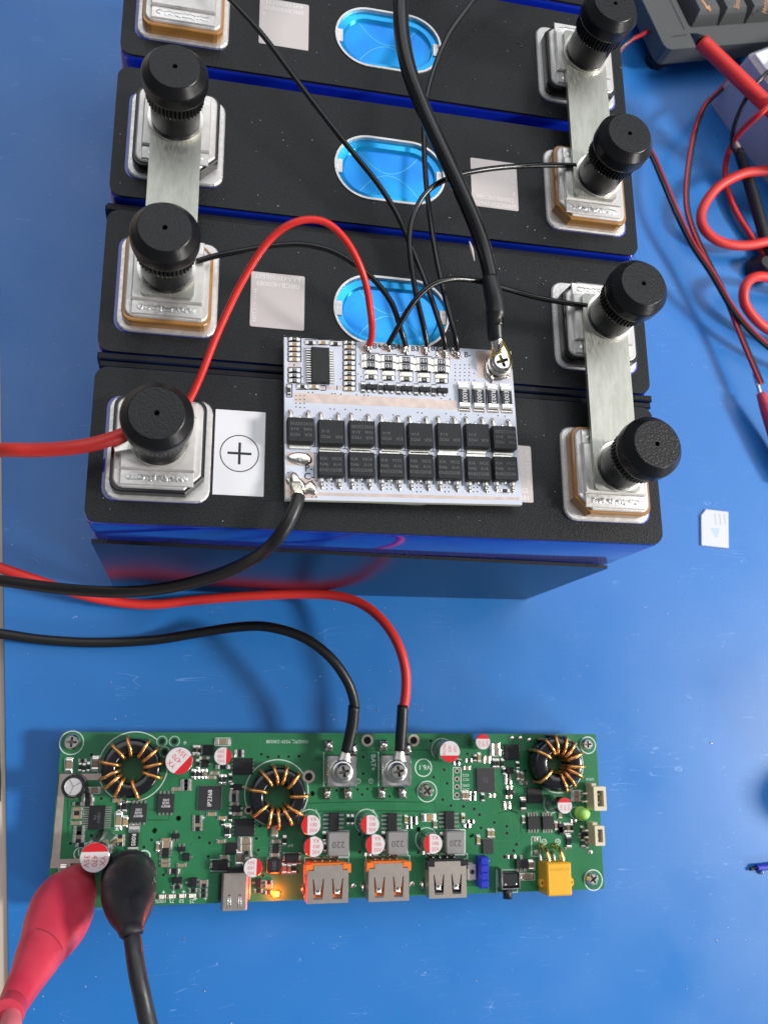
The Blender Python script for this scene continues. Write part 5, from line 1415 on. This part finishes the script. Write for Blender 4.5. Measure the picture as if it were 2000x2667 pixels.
for i in range(7):
    for j in range(3):
        a0 = wa + 3.6 + i * 14.6; b0 = wb + 2.0 + j * 16.5
        mb = MB()
        lo = [KQ(a0, b0), KQ(a0 + 13.6, b0), KQ(a0 + 13.6, b0 + 15.4), KQ(a0, b0 + 15.4)]
        hi = [KQ(a0 + 1.5, b0 + 3.0), KQ(a0 + 11.8, b0 + 3.0), KQ(a0 + 11.8, b0 + 14.2), KQ(a0 + 1.5, b0 + 14.2)]
        l_ = mb.ring(lo, KZ - 3); m_ = mb.ring([((x[0] * .35 + y[0] * .65), (x[1] * .35 + y[1] * .65)) for x, y in zip(lo, hi)], KZ + 2.5); h_ = mb.ring(hi, KZ + 4.5)
        mb.bridge(l_, m_); mb.bridge(m_, h_); mb.face(tuple(h_)); mb.face(tuple(reversed(l_)))
        ky = mb.obj('key', 'key', kt)
        pq = {(0, 0): P(1838, 16, KZ + 4.5), (1, 0): P(1919, 10, KZ + 4.5), (2, 0): P(1992, 14, KZ + 4.5)}.get((i, j)); cxy = (pq.x, pq.y) if pq else KQ(a0 + 6.6, b0 + 8.5)
        kr = math.atan2(ex.y, ex.x)
        if (i, j) == (0, 0):
            mb = MB(); d1 = Vector((KQ(1, 0)[0] - KQ(0, 0)[0], KQ(1, 0)[1] - KQ(0, 0)[1]))
            up = Vector((-d1.y, d1.x))
            def kk(a, b): return (cxy[0] + d1.x * a + up.x * b, cxy[1] + d1.y * a + up.y * b)
            mb.strip([kk(-.9, 3.2), kk(.5, -1.0)], .9, 0, KZ + 4.53); mb.prism([kk(-.8, -.4), kk(1.4, -3.0), kk(1.9, .2)], KZ + 4.5, KZ + 4.54); mb.obj('legend', 'legend', ky)
        elif (i, j) in legends:
            text(legends[(i, j)], (*cxy, KZ + 4.53), 2.6, 'legend', ky, kr + math.radians(62), 'legend')

# red probe lying on the keyboard corner
pr = world_thing('test_probe', 'red test probe with a black tip leaning on the keyboard', 'probe', tuple(P(1900, 180, 20)))
pts = [(1824, 108, 33), (1870, 152, 33), (1930, 210, 33), (1990, 268, 32), (2060, 335, 31), (2150, 420, 30)]
wire('sleeve', '', '', pts, 6.4, 'redsil', None, 18, 4, pr)
mb = MB(); mb.tube([tuple(P(*p)) for p in ((1797, 88, 30.5), (1812, 97, 31.5), (1826, 110, 33))], [.25, 1.6, 2.6], 14, 0, 4); mb.obj('tip', 'dplast', pr)
# white power adapter
WZ = 30
wt = world_thing('power_adapter', 'white plastic adapter box under the red probe and leads', 'adapter', tuple(P(2000, 250, 0)))
w0, w1, w2 = P(1948, 138, WZ), P(2000, 118, WZ), P(1990, 196, WZ)
wx = (Vector((w1.x - w0.x, w1.y - w0.y))).normalized(); wy = Vector((w2.x - w0.x, w2.y - w0.y)).normalized()
def WQ(a, b): v = Vector((w0.x, w0.y)) + wx * a + wy * b; return (v.x, v.y)
mb = MB(); po = [WQ(2, 0), WQ(.5, .5), WQ(0, 2), WQ(0, 78), WQ(2, 80), WQ(44, 80), WQ(46, 78), WQ(46, 2), WQ(44, 0)]
ar_ = sum(po[i - 1][0] * po[i][1] - po[i][0] * po[i - 1][1] for i in range(len(po)))
if ar_ < 0: po.reverse()
mb.prism(po, 0, WZ, 1.2); bx_ = mb.obj('shell', 'wplast_shade', wt)  # sides in the shaded copy of the white plastic
mb = MB(); mb.prism(inset(po, 1.6), WZ, WZ + 1.0, .3); mb.obj('lid', 'wplast', wt)
# thin red-black twin leads
def pair(label, pts, name='twin_lead', off=(5, -3), grp=None):
    t = world_thing(name, label, 'lead', tuple(P(*pts[len(pts) // 2])), grp)
    mb = MB(); mb.tube([tuple(P(*p)) for p in pts], .85, 10, 0, 6); mb.obj('black_wire', 'blackw', t)
    mb = MB(); mb.tube([tuple(P(u + off[0], v + off[1], z)) for u, v, z in pts], .85, 10, 0, 6); mb.obj('red_wire', 'darkred', t)
pair('thin red and black twin lead passing behind the cells and the thumb nuts', [(1720, 40, 5), (1690, 76, 10), (1662, 94, 15), (1635, 108, 16), (1605, 140, 14), (1588, 200, 10), (1594, 270, 8), (1630, 335, 12), (1665, 368, 16), (1692, 402, 18), (1722, 470, 20), (1760, 560, 20), (1800, 640, 18), (1850, 715, 15), (1900, 800, 12), (1950, 862, 10), (2010, 915, 8), (2080, 960, 6)], off=(7, -3))
pair('thin red and black twin lead bending out from under the adapter', [(1905, 205, 8), (1872, 240, 10), (1838, 275, 12), (1815, 330, 14), (1800, 400, 14), (1790, 480, 13), (1792, 545, 12), (1812, 610, 11), (1850, 690, 10), (1895, 780, 10), (1930, 870, 9), (1968, 960, 9), (1985, 1000, 9)], off=(-6, 1))
# looping red leads
wire('red_lead', 'thick red lead in a wide loop over the black probe', 'lead', [(2090, 420, 14), (2000, 443, 14), (1935, 452, 13), (1868, 488, 11), (1828, 545, 9), (1830, 592, 8), (1870, 628, 7), (1930, 640, 7), (2000, 628, 8), (2080, 600, 8)], 4.2, 'redsil', None, 14)
wire('red_lead', 'thick red lead in a tight loop beside the black rubber bung', 'lead', [(2080, 760, 5), (2000, 724, 10), (1960, 724, 12), (1938, 750, 12), (1938, 790, 10), (1965, 830, 8), (2005, 862, 6), (2080, 900, 4)], 4.2, 'redsil', None, 14)
wire('red_lead', 'thin red lead passing under the wide red loop', 'lead', [(2070, 220, 37), (1990, 286, 36), (1938, 332, 26), (1905, 375, 14), (1888, 430, 6), (1892, 490, 3), (1915, 550, 3), (1955, 615, 3), (1985, 660, 3), (2020, 700, 3)], 2.5, 'redw')
wire('black_lead', 'thin black lead running from the adapter down to the black probe', 'lead', [(2040, 150, 33), (1990, 195, 33), (1955, 235, 30), (1925, 290, 24), (1908, 340, 19), (1906, 380, 15), (1915, 395, 14)], 1.8, 'blackw')
pb = world_thing('test_probe', 'black test probe lying through the wide red loop', 'probe', tuple(P(1960, 500, 0)))
mb = MB(); mb.tube([tuple(P(*p)) for p in ((1920, 388, 12), (1945, 460, 9), (1970, 545, 6), (1990, 615, 4.5), (2010, 690, 4))], [2.0, 2.5, 2.6, 2.6, 2.4], 16, 0, 4); mb.obj('handle', 'blackc', pb)
mb = MB(); mb.tube([tuple(P(*p)) for p in ((1912, 366, 13), (1922, 392, 12))], [.9, 1.6], 12, 0, 1); mb.obj('collar', 'plate', pb)
p = P(1990, 690, 6); mb = MB(); mb.lathe(p.x, p.y, [(5.5, 0), (6.2, 1), (6.2, 3), (4.5, 4.5), (3.2, 8), (2.8, 8.5)], 28, cap0=True, cap1=True)
tag(mb.obj('rubber_bung', 'dplast'), 'flanged black rubber bung standing beside the tight red loop', 'bung')
rc = world_thing('test_clip', 'red insulated clip at the end of the thin twin lead', 'clip', tuple(P(1985, 1080, 0)))
pts = [(1980, 1024, 8), (1993, 1058, 8), (2012, 1108, 7), (2036, 1170, 6), (2066, 1250, 5)]
mb = MB(); mb.tube([tuple(P(*p)) for p in pts], [1.8, 2.6, 3.2, 3.8, 3.4], 16, 0, 4); mb.obj('boot', 'redboot', rc)
mb = MB(); mb.tube([tuple(P(*p)) for p in ((1962, 972, 8), (1970, 994, 8), (1981, 1032, 8))], .9, 8, 0, 4); mb.obj('bare_wire', 'tin', rc)
# blue wire end
bw = world_thing('wire_end', 'dark blue sleeved wire end near the mat edge beside the green board', 'wire', tuple(P(1975, 2264, 0)))
wire('sleeve', '', '', [(1968, 2260, 1.3), (1990, 2258, 1.3), (2040, 2255, 1.3), (2120, 2270, 1.3)], 2.4, 'blue', None, 12, 4, bw)
wire('stub', '', '', [(1952, 2264, .8), (1962, 2262, .9), (1972, 2260, 1.2)], 1.2, 'dplast', None, 10, 3, bw)
mb = MB(); a = P(1984, 2271, 1.2); mb.blob(a.x, a.y, 0, .7, .9, 1.6); mb.obj('solder_tip', 'solder', bw)
# unseen mouse-like object added right of the view to cast shade on the mat
a = P(2285, 2085, 0)
mt_ = world_thing('shade_caster', 'unseen mouse-like object added at the right to shade the blue mat', 'shade caster', (a.x, a.y, 0))
mb = MB(); mb.blob(a.x, a.y, 2, 26, 17, 34, 0, 3, 28, 8, .02, .6); mb.lathe(a.x, a.y, [(12, 0), (13, 2.2)], 24, cap0=True); mb.obj('shell', 'dplast', mt_)
mb = MB(); mb.tube([(a.x - 13, a.y, 31.5), (a.x - 8, a.y, 34.6)], 1.6, 12, 0, 1); mb.obj('wheel', 'icgrey', mt_)
# crumbs of solder
for i, (u, v, r) in enumerate(((1850, 1935, .45), (533, 2581, .35), (478, 2445, .3), (984, 1849, .4), (72, 1702, .25), (746, 1789, .25), (1170, 1610, .3), (1865, 2450, .35), (1240, 2555, .3), (1550, 1580, .25))):
    p = P(u, v, 0); mb = MB(); mb.blob(p.x, p.y, 0, r, r * .8, r * .8, 0, i, 10, 4, .2)
    tag(mb.obj('solder_crumb', 'solder'), 'tiny shiny solder crumb lying on the blue mat', 'crumb', 'solder crumbs on the mat')

def specks(name, n, boxes, z, matn, seed, lo=.10, hi=.24):
    rnd = random.Random(seed); mb = MB()
    for k in range(n):
        x0_, y0_, x1_, y1_ = rnd.choice(boxes)
        x, y = rnd.uniform(x0_, x1_), rnd.uniform(y0_, y1_); w = rnd.uniform(lo, hi)
        mb.box(x, y, w, w * rnd.uniform(.4, 1.6), z, z + .08, .02, rot=rnd.uniform(0, 3))
    o = mb.obj(name, matn); o['kind'] = 'stuff'; return o
bx4 = [(2, k * PITCH + 1.5, 146, k * PITCH + 36.5) for k in range(4)]
o = specks('lint', 170, bx4, TOP + .002, 'dust', 5); o['label'] = 'pale lint specks scattered over the black cell tops'; o['category'] = 'lint'
o = specks('dust', 200, [(-30, -140, 235, -105), (155, -50, 240, 120), (-30, -45, 200, -5), (-40, 0, -5, 200)], .002, 'dust', 9, .1, .3); o['label'] = 'pale dust specks scattered over the blue mat'; o['category'] = 'dust'
